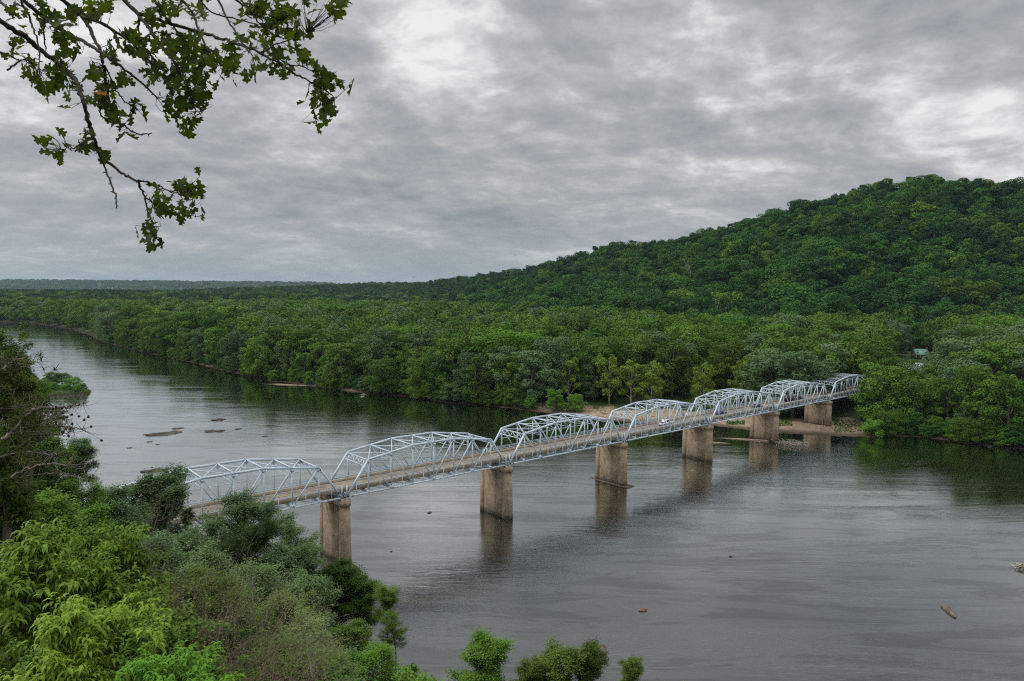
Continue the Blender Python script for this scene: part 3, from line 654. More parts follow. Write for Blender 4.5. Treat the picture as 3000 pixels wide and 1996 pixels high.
# ------------------------------------------------------------------ foliage builders
rng = np.random.default_rng(7)
def unit(v): return v/(np.linalg.norm(v, axis=-1, keepdims=True)+1e-9)
def leafquads(C, Nrm, size, aspect, rg, droop=0.0):
    """diamond leaves at centres C facing Nrm"""
    n = len(C); a = unit(np.cross(Nrm, rg.normal(size=(n, 3)))); b = np.cross(Nrm, a)
    s = (size*rg.uniform(0.65, 1.35, n))[:, None]
    V = np.stack([C-a*s*0.5, C+b*s*0.5*aspect-a*s*0.08, C+a*s*0.5, C-b*s*0.5*aspect-a*s*0.08], 1)
    return V.reshape(-1, 3), np.arange(4*n).reshape(n, 4)
def lobes_for(rg, h, r, base, nl, flat=0.8, big=1.0):
    """a crown of overlapping lobes between heights base and h, radius r"""
    L = []
    for i in range(nl):
        f = (i+0.5)/nl; zc = base+(h-base)*(0.05+0.87*f)
        env = r*math.sqrt(max(0.05, 1-((f-0.45)/(0.60+0.45*(f < 0.45)))**2))
        a = i*2.399+rg.uniform(-0.5, 0.5); rr = env*rg.uniform(0.45, 0.85)
        lr = r*rg.uniform(0.30, 0.48)*big
        L.append((np.array([rr*math.cos(a), rr*math.sin(a), zc]), np.array([lr, lr, lr*flat])))
        for _ in range(3):
            d = unit(rg.normal(size=3)+np.array([0, 0, 0.35])+0.8*np.array([math.cos(a), math.sin(a), 0])); l2 = lr*rg.uniform(0.35, 0.55)
            L.append((L[-1][0]*0+np.array([rr*math.cos(a), rr*math.sin(a), zc])+d*lr*0.95, np.array([l2, l2, l2*0.85])))
    return L
def crown(seed, h, r, base, nl, nleaf, size, aspect=0.75, gap=0.0, flat=0.8, big=1.0):
    rg = np.random.default_rng(seed); L = lobes_for(rg, h, r, base, nl, flat, big)
    wts = np.array([l[1][0]**2 for l in L]); wts /= wts.sum()
    k = rg.choice(len(L), nleaf, p=wts); C0 = np.array([l[0] for l in L])[k]; Rr = np.array([l[1] for l in L])[k]
    d = unit(rg.normal(size=(nleaf, 3))+np.array([0, 0, 0.25])); rad_ = rg.uniform(0.72, 1.06, nleaf)[:, None]
    C = C0+d*Rr*rad_
    keep = C[:, 2] > base*0.6; C = C[keep]; d = d[keep]
    Nm = unit(d+np.array([0, 0, 0.15])+rg.normal(size=d.shape)*0.33)
    V, Fc = leafquads(C, Nm, size, aspect, rg)
    return V, Fc, L
def limbs(seed, h, base, L, tr=0.35, every=4):
    rg = np.random.default_rng(seed+99); mb = MB()
    mb.tube([(0, 0, -0.5), (0.1, 0, base*0.5+1), (rg.uniform(-.4, .4), rg.uniform(-.4, .4), h*0.5), (rg.uniform(-.8, .8), rg.uniform(-.8, .8), h*0.86)], [tr, tr*0.85, tr*0.55, tr*0.12], 7)
    for c, rr in L[::every]:
        z0 = max(base*0.6+1, c[2]-h*0.25)
        mb.tube([(0, 0, z0), (c[0]*0.4, c[1]*0.4, z0+(c[2]-z0)*0.35), tuple(c), tuple(c+np.array([0, 0, rr[2]*0.8])*1.0)], [tr*0.4, tr*0.3, tr*0.16, tr*0.05], 5)
    return mb
protoC, protoT, protoFar = [], [], []
for s in range(8):     # detailed shapes, 20 m tall
    hh = 20; r = (6.2, 5.4, 7.2, 5.0, 6.6, 4.4, 5.8, 6.8)[s]; bs = (1.0, 2.0, 0.5, 3.0, 1.5, 3.5, 0.8, 1.2)[s]
    V, Fc, L = crown(100+s, hh, r, bs, (20, 18, 22, 13, 21, 12, 18, 22)[s], (9000, 8200, 9800, 4600, 9400, 4000, 8600, 9800)[s], 0.54, 0.72)
    protoC.append(npmesh('crown_mesh', V, Fc, M['leaf_mid'])); protoT.append(limbs(s, hh, bs, L, 0.42).mesh('trunk_mesh', M['bark_grey']))
for s in range(6):     # the same idea for the mass of the wood: coarser
    hh = 18; r = (6.0, 5.2, 6.8, 5.6, 7.2, 4.8)[s]
    V, Fc, L = crown(200+s, hh, r, 3.0, (8, 7, 9, 8, 9, 6)[s], 3400, 0.78, 0.75, flat=0.95, big=1.25)
    protoFar.append((V, Fc))
protoMid = [npmesh('wood_crown', V, Fc, None) for V, Fc in protoFar]

# instances prototypes of the mass wood: shape x colour
pcoll = bpy.data.collections.new('wood_shapes')
WKEYS = ['leaf_deep', 'leaf_mid', 'leaf_dark', 'leaf_olive', 'leaf_grey', 'leaf_yellow', 'leaf_bright']
nshape = len(protoMid); names = []
for ki, key in enumerate(WKEYS):
    for s in range(nshape):
        me = protoMid[s].copy(); me.materials.clear(); me.materials.append(M[key])
        o = bpy.data.objects.new('wood_%02d' % (ki*nshape+s), me); pcoll.objects.link(o)

# ------------------------------------------------------------------ where the trees stand
def scatter(y0, y1, sp, px0, px1, seed):
    rg = np.random.default_rng(seed)
    xs = np.arange((px0-1500)/2000*y1*1.0-sp, (px1-1500)/2000*y1+sp, sp); ys = np.arange(y0, y1, sp*0.866)
    Xg, Yg = np.meshgrid(xs, ys); Xg = Xg+(np.arange(len(ys)) % 2)[:, None]*sp/2
    Xg = Xg+rg.uniform(-.34, .34, Xg.shape)*sp; Yg = Yg+rg.uniform(-.34, .34, Yg.shape)*sp
    x, y = Xg.ravel(), Yg.ravel(); k = (y >= y0) & (y < y1); x, y = x[k], y[k]
    px = 1500+2000*x/y; k = (px > px0) & (px < px1); return x[k], y[k]
def foot(px): return np.interp(px, PXF, YF)
T_ = []   # x, y, scale, kind key, row
segs = [(225, 420, 10.5, 1), (420, 620, 11.5, 2), (620, 1250, 17.5, 3), (1250, 1900, 18, 4), (1900, 3200, 17, 5)]
rg = np.random.default_rng(5)
allx, ally, alls = [], [], []
for y0, y1, sp_, sd_ in segs:
    x, y = scatter(y0, y1, sp_, -150, 3120, sd_); allx.append(x); ally.append(y); alls.append(np.full(len(x), sp_))
x, y, sps = np.concatenate(allx), np.concatenate(ally), np.concatenate(alls)
px = 1500+2000*x/y; dfb = (y-Yb(x))*0.78
flat = ss(-5, 25, x)*(1-ss(135, 160, x))
k = dfb > 1.0+flat*18
# keep the bridge's landfall, the house and its lawn clear
rel = np.stack([x-O[0], y-O[1]], -1); along = rel@U; acr = rel@Nn
k &= ~((acr > np.where(along < 278, -12.5, -4)) & (acr < 12.5) & (along > 200) & (along < 345))
k &= ~((px > 1640) & (px < 2240) & (y < 324))
k &= ~((np.abs(px-2690) < 66) & (y > 440) & (y < 565))
yr = np.interp(px, PXH, YR)
k &= ~((px > 1350) & (y > yr+70))
fieldk = (px > 340) & (px < 520) & (y > 1330) & (y < 1500)
k &= ~fieldk
x, y, px, dfb, sps = x[k], y[k], px[k], dfb[k], sps[k]
g_ = height(x, y)
onhill = y > foot(px)*1.0
hs = rg.uniform(0.72, 1.30, len(x))*np.where(onhill, 1.22, 1.12)*np.clip(sps/10.5, 0.95, 1.22)
hs *= np.where(dfb < 9, 0.85, 1.0)
# low trees in front of the house so that its roof shows
lim = (53.44-y*(1066-854)/2000-g_)/27
hs = np.where((np.abs(px-2695) < 110) & (y < 500) & (y > 245), np.minimum(hs, np.maximum(lim, 0.2)), hs)
# colour by neighbourhood and chance
n1 = vnoise(x, y, 26, 21); n2 = vnoise(x, y, 60, 22); rr = rg.uniform(size=len(x)); pk = n1*0.5+rr*0.5
key = np.where(onhill,
     np.select([pk < 0.34, pk < 0.60, pk < 0.68, pk < 0.80, pk < 0.88], [2, 0, 1, 2, 0], 3),
     np.select([pk < 0.20, pk < 0.42, pk < 0.53, pk < 0.64, pk < 0.82], [0, 1, 3, 4, 1], 6))
key = np.where(~onhill & (pk > 0.9), 5, key)
key = np.where((y > 1200) & (rr < 0.7), 2, key)
print('trees', len(x))
# the trees that show largest become individuals
front = dfb < 30
size = hs/y*np.where(dfb < 12, 1.6, np.where(dfb < 26, 1.15, 0.75))
size = np.where((px < -20) | (px > 3020), 0, size)
order = np.argsort(-size); NI = 262
ind = order[:NI]; rest = order[NI:]
shade = {0: 'deep green', 1: 'mid green', 2: 'dark green', 3: 'olive green', 4: 'grey green', 5: 'yellow green', 6: 'bright green'}
LAND = [(-50, 'at the far left bend of the river'), (260, 'opposite the leafy island tip'), (480, 'left of the upstream mud bank'), (660, 'left of the long sand spit'), (800, 'above the long sand spit'),
        (990, 'right of the long sand spit'), (1130, 'left of the big willow'), (1300, 'beside the big willow'), (1440, 'behind the grassy bank'), (1560, 'behind the two bright shrubs'), (1700, 'behind the second bridge span'),
        (1830, 'behind the third bridge span'), (1960, 'behind the white pickup'), (2090, 'behind the fourth bridge span'), (2200, 'behind the fifth bridge span'), (2340, 'behind the sixth bridge span'),
        (2470, 'at the far end of the bridge'), (2570, 'right of the bridge end'), (2650, 'below the green roofed house'), (2740, 'above the muddy landing'), (2820, 'beside the pale bankside willow'), (2900, 'at the right edge, far bank')]
def sect(p):
    r = LAND[0][1]
    for a, b in LAND:
        if p >= a: r = b
    return r
def rowname(d): return 'waterfront' if d < 11 else 'second row' if d < 19 else 'third row' if d < 28 else 'fourth row' if d < 38 else 'inner'
ORD = ['first', 'second', 'third', 'fourth', 'fifth', 'sixth', 'seventh', 'eighth', 'ninth', 'tenth', 'eleventh', 'twelfth', 'thirteenth', 'fourteenth', 'fifteenth', 'sixteenth']
groups = {}
for i in ind: groups.setdefault((sect(px[i]), rowname(dfb[i]-(17 if 15 < x[i] < 140 else 0)), shade[int(key[i])]), []).append(i)
def tree(name, loc, scl, rz, shape, mat, label, group, bark='bark_grey', cat='tree', sxy=1.0):
    e = empty(name, loc, rz); e.scale = (scl*sxy, scl*sxy, scl); tag(e, label, cat, group)
    link('trunk', protoT[shape], e, mat=M[bark]); link('crown', protoC[shape], e, mat=M[mat]); return e
rg = np.random.default_rng(11)
for (sec, row, sh), lst in groups.items():
    lst.sort(key=lambda i: px[i])
    for n, i in enumerate(lst):
        lab = (f'{ORD[n]} {sh} {row} tree from the left, {sec}' if len(lst) > 1 else f'only {sh} {row} tree {sec}')
        if len(lab.replace(',', '').split()) > 16: lab = lab.replace(' from the left', '')
        tree('broadleaf_tree', (x[i], y[i], g_[i]), hs[i]*1.06, rg.uniform(0, 6.28), int(rg.integers(0, 8)), WKEYS[int(key[i])], lab, 'trees along the far bank', sxy=float(rg.uniform(1.05, 1.45)))
# everything else: one wood
idxr = rest
def instancer(name, pts, scl, rot, idx, coll, label=None, cat=None, kind='stuff'):
    me = bpy.data.meshes.new(name); me.vertices.add(len(pts)); me.vertices.foreach_set('co', np.asarray(pts, np.float32).reshape(-1))
    for nm, arr, ty in (('scl', scl, 'FLOAT_VECTOR'), ('rot', rot, 'FLOAT_VECTOR'), ('idx', idx, 'INT')):
        a = me.attributes.new(nm, ty, 'POINT')
        a.data.foreach_set('value' if ty == 'INT' else 'vector', np.asarray(arr, np.int32 if ty == 'INT' else np.float32).reshape(-1))
    o = bpy.data.objects.new(name, me); col.objects.link(o); tag(o, label, cat, kind=kind)
    ng = bpy.data.node_groups.new(name+'_nodes', 'GeometryNodeTree')
    ng.interface.new_socket('Geometry', in_out='INPUT', socket_type='NodeSocketGeometry'); ng.interface.new_socket('Geometry', in_out='OUTPUT', socket_type='NodeSocketGeometry')
    N = ng.nodes; L = ng.links
    gi = N.new('NodeGroupInput'); go = N.new('NodeGroupOutput'); ip = N.new('GeometryNodeInstanceOnPoints'); ci = N.new('GeometryNodeCollectionInfo')
    ci.inputs['Collection'].default_value = coll; ci.inputs['Separate Children'].default_value = True; ci.inputs['Reset Children'].default_value = True
    def attr(nm, ty):
        a = N.new('GeometryNodeInputNamedAttribute'); a.data_type = ty; a.inputs['Name'].default_value = nm; return a.outputs['Attribute']
    L.new(gi.outputs[0], ip.inputs['Points']); L.new(ci.outputs[0], ip.inputs['Instance']); ip.inputs['Pick Instance'].default_value = True
    L.new(attr('idx', 'INT'), ip.inputs['Instance Index']); L.new(attr('scl', 'FLOAT_VECTOR'), ip.inputs['Scale'])
    er = N.new('FunctionNodeEulerToRotation'); L.new(attr('rot', 'FLOAT_VECTOR'), er.inputs[0]); L.new(er.outputs[0], ip.inputs['Rotation'])
    L.new(ip.outputs[0], go.inputs[0])
    md = o.modifiers.new('instances', 'NODES'); md.node_group = ng
    return o
n = len(idxr); rg = np.random.default_rng(13)
sc = hs[idxr]*1.1; sxy = sc*rg.uniform(0.85, 1.2, n)*np.clip(sps[idxr]/13.5, 0.92, 1.25)
instancer('distant_wood', np.stack([x[idxr], y[idxr], g_[idxr]-1.0], -1), np.stack([sxy, sxy, sc], -1),
          np.stack([np.zeros(n), np.zeros(n), rg.uniform(0, 6.28, n)], -1), key[idxr]*nshape+rg.integers(0, nshape, n), pcoll,
          'dense green broadleaf wood covering the bottomland and the hill beyond the river', 'wood')
# farther out still: hedgerows and copses on the plain and the hazy hills
rg = np.random.default_rng(17); yy = np.exp(rg.uniform(np.log(3100), np.log(14000), 16000)); xx = (rg.uniform(-150, 1700, len(yy))-1500)/2000*yy
kk = (vnoise(xx, yy, 420, 31) > 0.38) | (yy > 8200); xx, yy = xx[kk], yy[kk]; n = len(xx)
s_ = rg.uniform(1.0, 1.6, n)*np.clip(yy/5000, 0.8, 2.0)
instancer('horizon_wood', np.stack([xx, yy, height(xx, yy)-3], -1), np.stack([s_*1.6, s_*1.6, s_*0.8], -1), np.stack([np.zeros(n), np.zeros(n), rg.uniform(0, 6.28, n)], -1),
          rg.choice([0, 1, 2], n)*nshape+rg.integers(0, nshape, n), pcoll, 'hazy blue green woods and copses spread along the far horizon', 'wood')

# named trees of the far bank
def far_tree(px_, ytop, Y, shape, mat, label, bark='bark_grey', wide=1.0, name='broadleaf_tree', cat='tree', group=None):
    X = (px_-1500)/2000*Y*1.0; g = hgt(X, Y); zt = atY(px_, ytop, Y)[2]; s = max(0.15, (zt-g)/20)
    return tree(name, (X, Y, g-0.2), s, px_*0.37 % 6.28, shape, mat, label, group, bark, cat, wide)
syc = [(1668, 1032, 318, 5, 1.0, 'slender yellow green sycamore tree, leftmost of the bright row behind the bridge'), (1742, 1042, 322, 1, 1.1, 'pale grey green tree standing between the yellow green sycamores'),
       (1788, 1036, 314, 3, 1.1, 'yellow green sycamore with bare pale limbs just right of the grey tree'), (1852, 1050, 311, 5, 1.25, 'broad yellow green sycamore left of the round dark gap'),
       (1912, 1056, 309, 3, 1.2, 'yellow green sycamore above the hump of the third span'), (2065, 1062, 301, 3, 1.1, 'yellow green sycamore with a forked white trunk behind the fourth span'),
       (2195, 1052, 305, 0, 1.15, 'wide olive sycamore with pale limbs behind the fifth span')]
for p_, yt, Y, s_, wd, lab in syc:
    far_tree(p_, yt, Y, s_, 'leaf_grey' if 'grey green' in lab else 'leaf_yellow', lab, 'bark_pale', wd, 'sycamore_tree')
far_tree(1628, 1137, 302, 6, 'leaf_bright', 'bright green round shrub on the sand, left one of two', name='bank_shrub', cat='shrub', wide=1.5)
far_tree(1688, 1153, 300, 0, 'leaf_bright', 'bright green round shrub on the sand, right one of two', name='bank_shrub', cat='shrub', wide=1.7)
far_tree(1385, 1034, 329, 2, 'leaf_grey', 'big spreading grey green willow tree leaning over the far bank', wide=1.25, name='willow_tree')
far_tree(1275, 1060, 338, 4, 'leaf_grey', 'silvery willow tree hanging to the water left of the big willow', wide=0.95, name='willow_tree')
far_tree(2850, 1150, 250, 2, 'leaf_grey', 'pale grey green willow tree hanging over the right far bank', wide=1.05, name='willow_tree')
far_tree(2955, 1262, 235, 6, 'leaf_bright', 'small bright green bush leaning over the water at right', name='bank_shrub', cat='shrub', wide=1.3)
far_tree(2592, 1066, 268, 4, 'leaf_mid', 'tall dense green tree covering the far end of the bridge', wide=1.2)
far_tree(2615, 1046, 292, 4, 'leaf_mid', 'tall green tree behind the bank trees, left of the farmhouse clearing', wide=1.0)
far_tree(2655, 1052, 288, 7, 'leaf_mid', 'green tree behind the bank trees, just below the farmhouse on the left', wide=1.0)
far_tree(2728, 1064, 292, 0, 'leaf_mid', 'green tree behind the bank trees, just below the farmhouse on the right', wide=1.1)
far_tree(2650, 1100, 262, 2, 'leaf_mid', 'broad green tree right of the one covering the bridge end', wide=1.1)
far_tree(2556, 1120, 272, 0, 'leaf_deep', 'dark green tree tight against the bridge below its last visible span', wide=0.8)
far_tree(2735, 1105, 262, 7, 'leaf_mid', 'leafy green tree left of the dark landing under the right bank trees', wide=1.1)
far_tree(2370+200, 1040, 360, 3, 'leaf_olive', 'thin olive tree with white trunk behind the bridge end', 'bark_pale', 0.9)
far_tree(515, 1000, 585, 0, 'leaf_bright', 'light green tree leaning over the water beside the upstream mud bank', wide=0.9)
far_tree(600, 960, 520, 3, 'leaf_yellow', 'yellow green tree with bare limbs above the upstream mud bank', 'bark_pale', 1.0)
# waterside shrubs, low growth between the trunks and the water
rg = np.random.default_rng(29); sb = {}
for p_ in np.arange(330, 3010, 17.0):
    pj = p_+rg.uniform(-6, 6)
    if 1560 < pj < 2560: continue
    for _ in range(1):
        lo, hi = 150.0, 1300.0
        for _k in range(40):
            md = (lo+hi)/2; X = (pj-1500)/2000*md; lo, hi = (md, hi) if md < Yb(X) else (lo, md)
        Yj = lo+rg.uniform(1.0, 5.0); X = (pj-1500)/2000*Yj; mt = ['leaf_mid', 'leaf_deep', 'leaf_bright', 'leaf_grey', 'leaf_olive', 'leaf_mid'][int(rg.integers(0, 6))]
        sb.setdefault((sect(pj), mt), []).append((pj, X, Yj, mt))
for (sc_, mt), lst in sb.items():
    for n, (pj, X, Yj, mt) in enumerate(sorted(lst)):
        tree('bank_shrub', (X, Yj, hgt(X, Yj)-0.3), rg.uniform(0.22, 0.46), rg.uniform(0, 6.28), int(rg.choice([0, 2, 4, 6, 7])), mt,
             f'{ORD[n]} low {shade[WKEYS.index(mt)]} waterside shrub, {sc_}', 'shrubs at the far waterline', cat='shrub', sxy=float(rg.uniform(1.4, 2.0)))
# shrubs of the island tip
rg = np.random.default_rng(23)
isl = [(232, 1122, 352, 0, 'leaf_bright'), (205, 1105, 356, 2, 'leaf_bright'), (172, 1092, 366, 4, 'leaf_mid'), (150, 1118, 350, 6, 'leaf_bright'), (128, 1128, 346, 2, 'leaf_yellow'), (185, 1124, 349, 7, 'leaf_bright'),
       (108, 1110, 352, 4, 'leaf_bright'), (80, 1098, 362, 0, 'leaf_mid'), (60, 1120, 352, 2, 'leaf_bright'), (140, 1088, 380, 6, 'leaf_mid'), (35, 1085, 380, 7, 'leaf_mid'), (216, 1130, 347, 6, 'leaf_bright')]
isl.sort()
for n, (p_, yt, Y, s_, mt) in enumerate(isl):
    far_tree(p_, yt, Y, s_, mt, f'{shade[WKEYS.index(mt)]} willow shrub on the leafy island, {ORD[n]} from the left', name='island_shrub', cat='shrub', wide=2.3, group='shrubs on the island')
# bare dead trees on the hillside
def dead_tree_mesh(seed, h=14):
    rg = np.random.default_rng(seed); mb = MB()
    def br(p, d, L, r, lv):
        pts = [p]; dd = d.copy()
        for _ in range(4): dd = unit(dd+rg.normal(size=3)*0.16); pts.append(pts[-1]+dd*L/4)
        mb.tube(pts, np.linspace(r, r*0.45, 5), 5)
        if lv > 0:
            for _ in range(4): j = rg.integers(1, 5); br(pts[j], unit(dd+rg.normal(size=3)*0.75+np.array([0, 0, .3])), L*rg.uniform(.4, .65), r*0.5, lv-1)
    br(np.array([0, 0, -1.0]), np.array([0, 0, 1.0]), h, 0.42, 3); return mb.mesh('dead_tree_mesh', M['bark_pale'])
dm = [dead_tree_mesh(s) for s in (1, 2, 3)]
for p_, yt, Y, k_, lab in ((2357, 735, 860, 0, 'bare pale dead tree with forked limbs halfway up the hillside'), (2340, 700, 900, 1, 'taller bare dead tree just above the forked one on the hillside'), (2521, 703, 850, 2, 'single thin bare snag high on the hill at right'),
                           (2020, 768, 850, 1, 'bare grey dead tree on the left shoulder of the hill'), (1784, 912, 760, 0, 'bare pale dead tree at the foot of the hill, left'), (2215, 905, 640, 2, 'bare pale dead tree beside the round tree at the hill foot'), (2100, 885, 690, 0, 'bare twiggy tree low on the hillside above the fourth span')):
    X = (p_-1500)/2000*Y; zt = atY(p_, yt, Y)[2]; o = link('dead_tree', dm[k_], None, (X, Y, max(hgt(X, Y), zt-17)))
    o.rotation_euler = (0, 0, p_*0.1); o.scale = (1, 1, 1.15); tag(o, lab, 'dead tree')

# ------------------------------------------------------------------ rocks, driftwood, sand-bar plants
def rock_mesh(seed, sub=3):
    import bmesh
    bm = bmesh.new(); bmesh.ops.create_icosphere(bm, subdivisions=sub, radius=1.0)
    for v in bm.verts:
        p = v.co*1.3+Vector((seed*3.1, 0, 0)); d = 1+0.5*mnoise.noise(p)+0.25*mnoise.noise(p*2.7)+0.12*mnoise.noise(p*6)
        v.co *= d; v.co.z = v.co.z*0.9+0.25*abs(mnoise.noise(p*1.7))
    me = bpy.data.meshes.new('rock_mesh'); bm.to_mesh(me); bm.free(); me.materials.append(M['rock']); return me
RM = [rock_mesh(s) for s in range(5)]
rocks = [(482, 1272, 7.5, 2.2, .9, 'long dark rock ledge in the river, biggest of the upstream rocks'), (505, 1268, 5, 1.6, .8, 'dark rock joined to the right end of the biggest ledge'), (519, 1256, 2.2, 1.0, .5, 'small flat rock just above the biggest ledge'), (627, 1264, 5.5, 1.6, .7, 'low brown rock ledge right of the biggest ledge'),
         (641, 1231, 3.6, 1.6, .9, 'rounded dark rock farthest upstream in the river'), (701, 1257, 1.8, .8, .4, 'small dark rock right of the brown ledge'), (529, 1255, 2.0, .9, .4, 'small flat rock right of the one above the ledge'),
         (777, 1279, 1.4, .7, .35, 'little rock alone in midstream above the first span'), (438, 1295, 1.5, .7, .3, 'tiny rock left below the biggest ledge'), (380, 1313, 1.2, .6, .3, 'tiny rock farthest left below the ledges'), (464, 1303, 1.0, .5, .25, 'tiny rock under the biggest ledge'),
         (450, 1380, 4.2, 1.6, .8, 'dark rock behind the top of the first span'), (480, 1376, 2.0, .8, .4, 'small dark rock right of the one behind the first span'), (289, 1034, 1.4, .9, .6, 'tiny dark rock upstream near the tree reflections'),
         (1066, 1156, 1.6, .9, .8, 'pale boulder in the water at the end of the sand spit'), (1062, 1162, 1.0, .6, .5, 'small pale boulder beside the spit-end boulder'), (1259, 1503, .7, .45, .4, 'tiny dark rock midstream left of the second pier'), (1147, 1616, .35, .25, .2, 'tiny dark rock in front of the first pier'),
         (2141, 1631, .5, .35, .3, 'tiny dark rock alone in the middle of the right water'), (1885, 1789, 1.2, .5, .45, 'small reddish brown rock in the lower river'), (1990, 1372, 1.3, .7, .3, 'pale stones left of the third pier reflection'), (2022, 1380, 1.6, .5, .3, 'flat pale stones in the third pier reflection'), (2900, 1310, 1.0, .5, .4, 'stone at the foot of the right bank')]
for n, (p_, y_, a, b, c, lab) in enumerate(rocks):
    P_ = at(p_, y_, 0); o = link('river_rock', RM[n % 5], None, (P_[0], P_[1], -0.12*c)); o.scale = (a*0.8, b*0.75, c*0.85); o.rotation_euler = (0, 0, 0.25+0.1*(n % 3)); tag(o, lab, 'rock', 'rocks in the river')
    if 'pale' in lab: o.material_slots[0].link = 'OBJECT'; o.material_slots[0].material = M['rock_pale']
    if 'reddish' in lab: o.material_slots[0].link = 'OBJECT'; o.material_slots[0].material = simple('reddish_rock', (0.20, 0.11, 0.07), 0.9, var=0.3)
# the big worn boulder behind the bottom shrubs, and the stranded trunk at right
P_ = at(1750, 1905, 0.4); o = link('shore_boulder', RM[3], None, (P_[0], P_[1], 0.1)); o.scale = (1.6, 2.6, 0.9); tag(o, 'dark boulder with a pale edge behind the bottom shrubs', 'rock')
a, b = at(2757, 1772), at(2800, 1812)
mb = MB(); n = 12; T = np.linspace(0, 1, n)
pts = [a+(b-a)*t_+np.array([0.12*math.sin(3*t_), 0, 0.12]) for t_ in T]; rad_ = 0.50*np.sqrt(np.clip(1-(2*T-1)**4, 0.05, 1))*(1-0.2*T)
mb.tube(pts, rad_, 10); mb.tube([pts[3]+np.array([0, 0, .3]), pts[5]+np.array([.1, 0, .62]), pts[7]+np.array([0, 0, .42])], [.1, .07, .04], 6)
o = mb.build('stranded_log', simple('wet_log', (0.15, 0.12, 0.095), 0.8, var=0.6, scale=1.6, bump=0.06), smooth=True); tag(o, 'thick pale edged log stranded in the river at lower right', 'log')
def driftpile(name, c, n, rad_, Lr, seed, label, h=0.9):
    rg = np.random.default_rng(seed); mb = MB()
    for i in range(n):
        p0 = np.array([rg.normal()*rad_*0.5, rg.normal()*rad_*0.3, abs(rg.normal())*h*0.45]); d = unit(rg.normal(size=3)*np.array([1, 0.8, 0.28])); L = rg.uniform(*Lr)
        mb.tube([p0-d*L/2, p0+rg.normal(size=3)*0.06, p0+d*L/2], [rg.uniform(.05, .13), .08, .03], 5)
    o = mb.build(name, M['driftwood'], loc=(c[0], c[1], 0.15)); return tag(o, label, 'driftwood')
P_ = at(2312, 1304); driftpile('driftwood_pile', P_, 150, 4.2, (1.2, 3.6), 3, 'tangled pile of pale driftwood caught against the fourth pier in water', 1.3)
P_ = at(2995, 1666); driftpile('driftwood_pile', P_, 26, 1.6, (0.6, 2.2), 4, 'small dark driftwood snag at the right edge of the river')
P_ = at(2420, 1254, .6); driftpile('driftwood_pile', (P_[0], P_[1]), 22, 3.0, (1.0, 4.0), 5, 'loose driftwood at the foot of the pier on the sand', .5)
P_ = at(2545, 1262, .5); driftpile('driftwood_pile', (P_[0], P_[1]), 20, 4.0, (1.5, 5.0), 6, 'bare fallen branches on the end of the sand bar', .6)
P_ = at(1830, 1190, 1.2); driftpile('driftwood_pile', (P_[0], P_[1]+14), 60, 6.0, (1.5, 5.0), 7, 'brush and driftwood heap under the yellow green sycamores', 1.3)
P_ = at(1420, 1182, .3); driftpile('driftwood_pile', (P_[0], P_[1]+1.5), 30, 4.0, (1.5, 4.0), 8, 'grey roots and fallen wood under the big willow', .8)
P_ = at(690, 1086, .3); driftpile('driftwood_pile', (P_[0], P_[1]+2), 30, 6.0, (2, 6.0), 9, 'fallen branches on the upstream mud bank', .8)
# low plants on the sand and banks
rg = np.random.default_rng(31); C = []
def grasspatch(px0, px1, y0, y1, n, z0=0.9):
    for _ in range(n):
        P_ = at(rg.uniform(px0, px1), rg.uniform(y0, y1), z0); g = hgt(P_[0], P_[1])
        if g > 0.06: C.append((P_[0], P_[1], g+rg.uniform(0, 0.5)))
grasspatch(1455, 1700, 1168, 1196, 900); grasspatch(1700, 1860, 1180, 1205, 250); grasspatch(2128, 2182, 1232, 1240, 260); grasspatch(2280, 2320, 1230, 1245, 220); grasspatch(2445, 2600, 1232, 1262, 800)
grasspatch(2600, 2960, 1265, 1300, 700); grasspatch(60, 266, 1138, 1168, 2600, 0.6); grasspatch(1180, 1320, 1158, 1172, 200)
C = np.array(C); Nm = unit(np.random.default_rng(3).normal(size=C.shape)+np.array([0, -0.4, 0.9]))
V, Fc = leafquads(C, Nm, 0.75, 0.6, np.random.default_rng(4)); o = link('bank_grass', npmesh('bank_grass', V, Fc, leafmat('bank_plants', (0.050, 0.120, 0.020), (0.080, 0.165, 0.028))))
tag(o, 'low green plants and grass growing on the sand bars and banks', 'grass', kind='stuff')

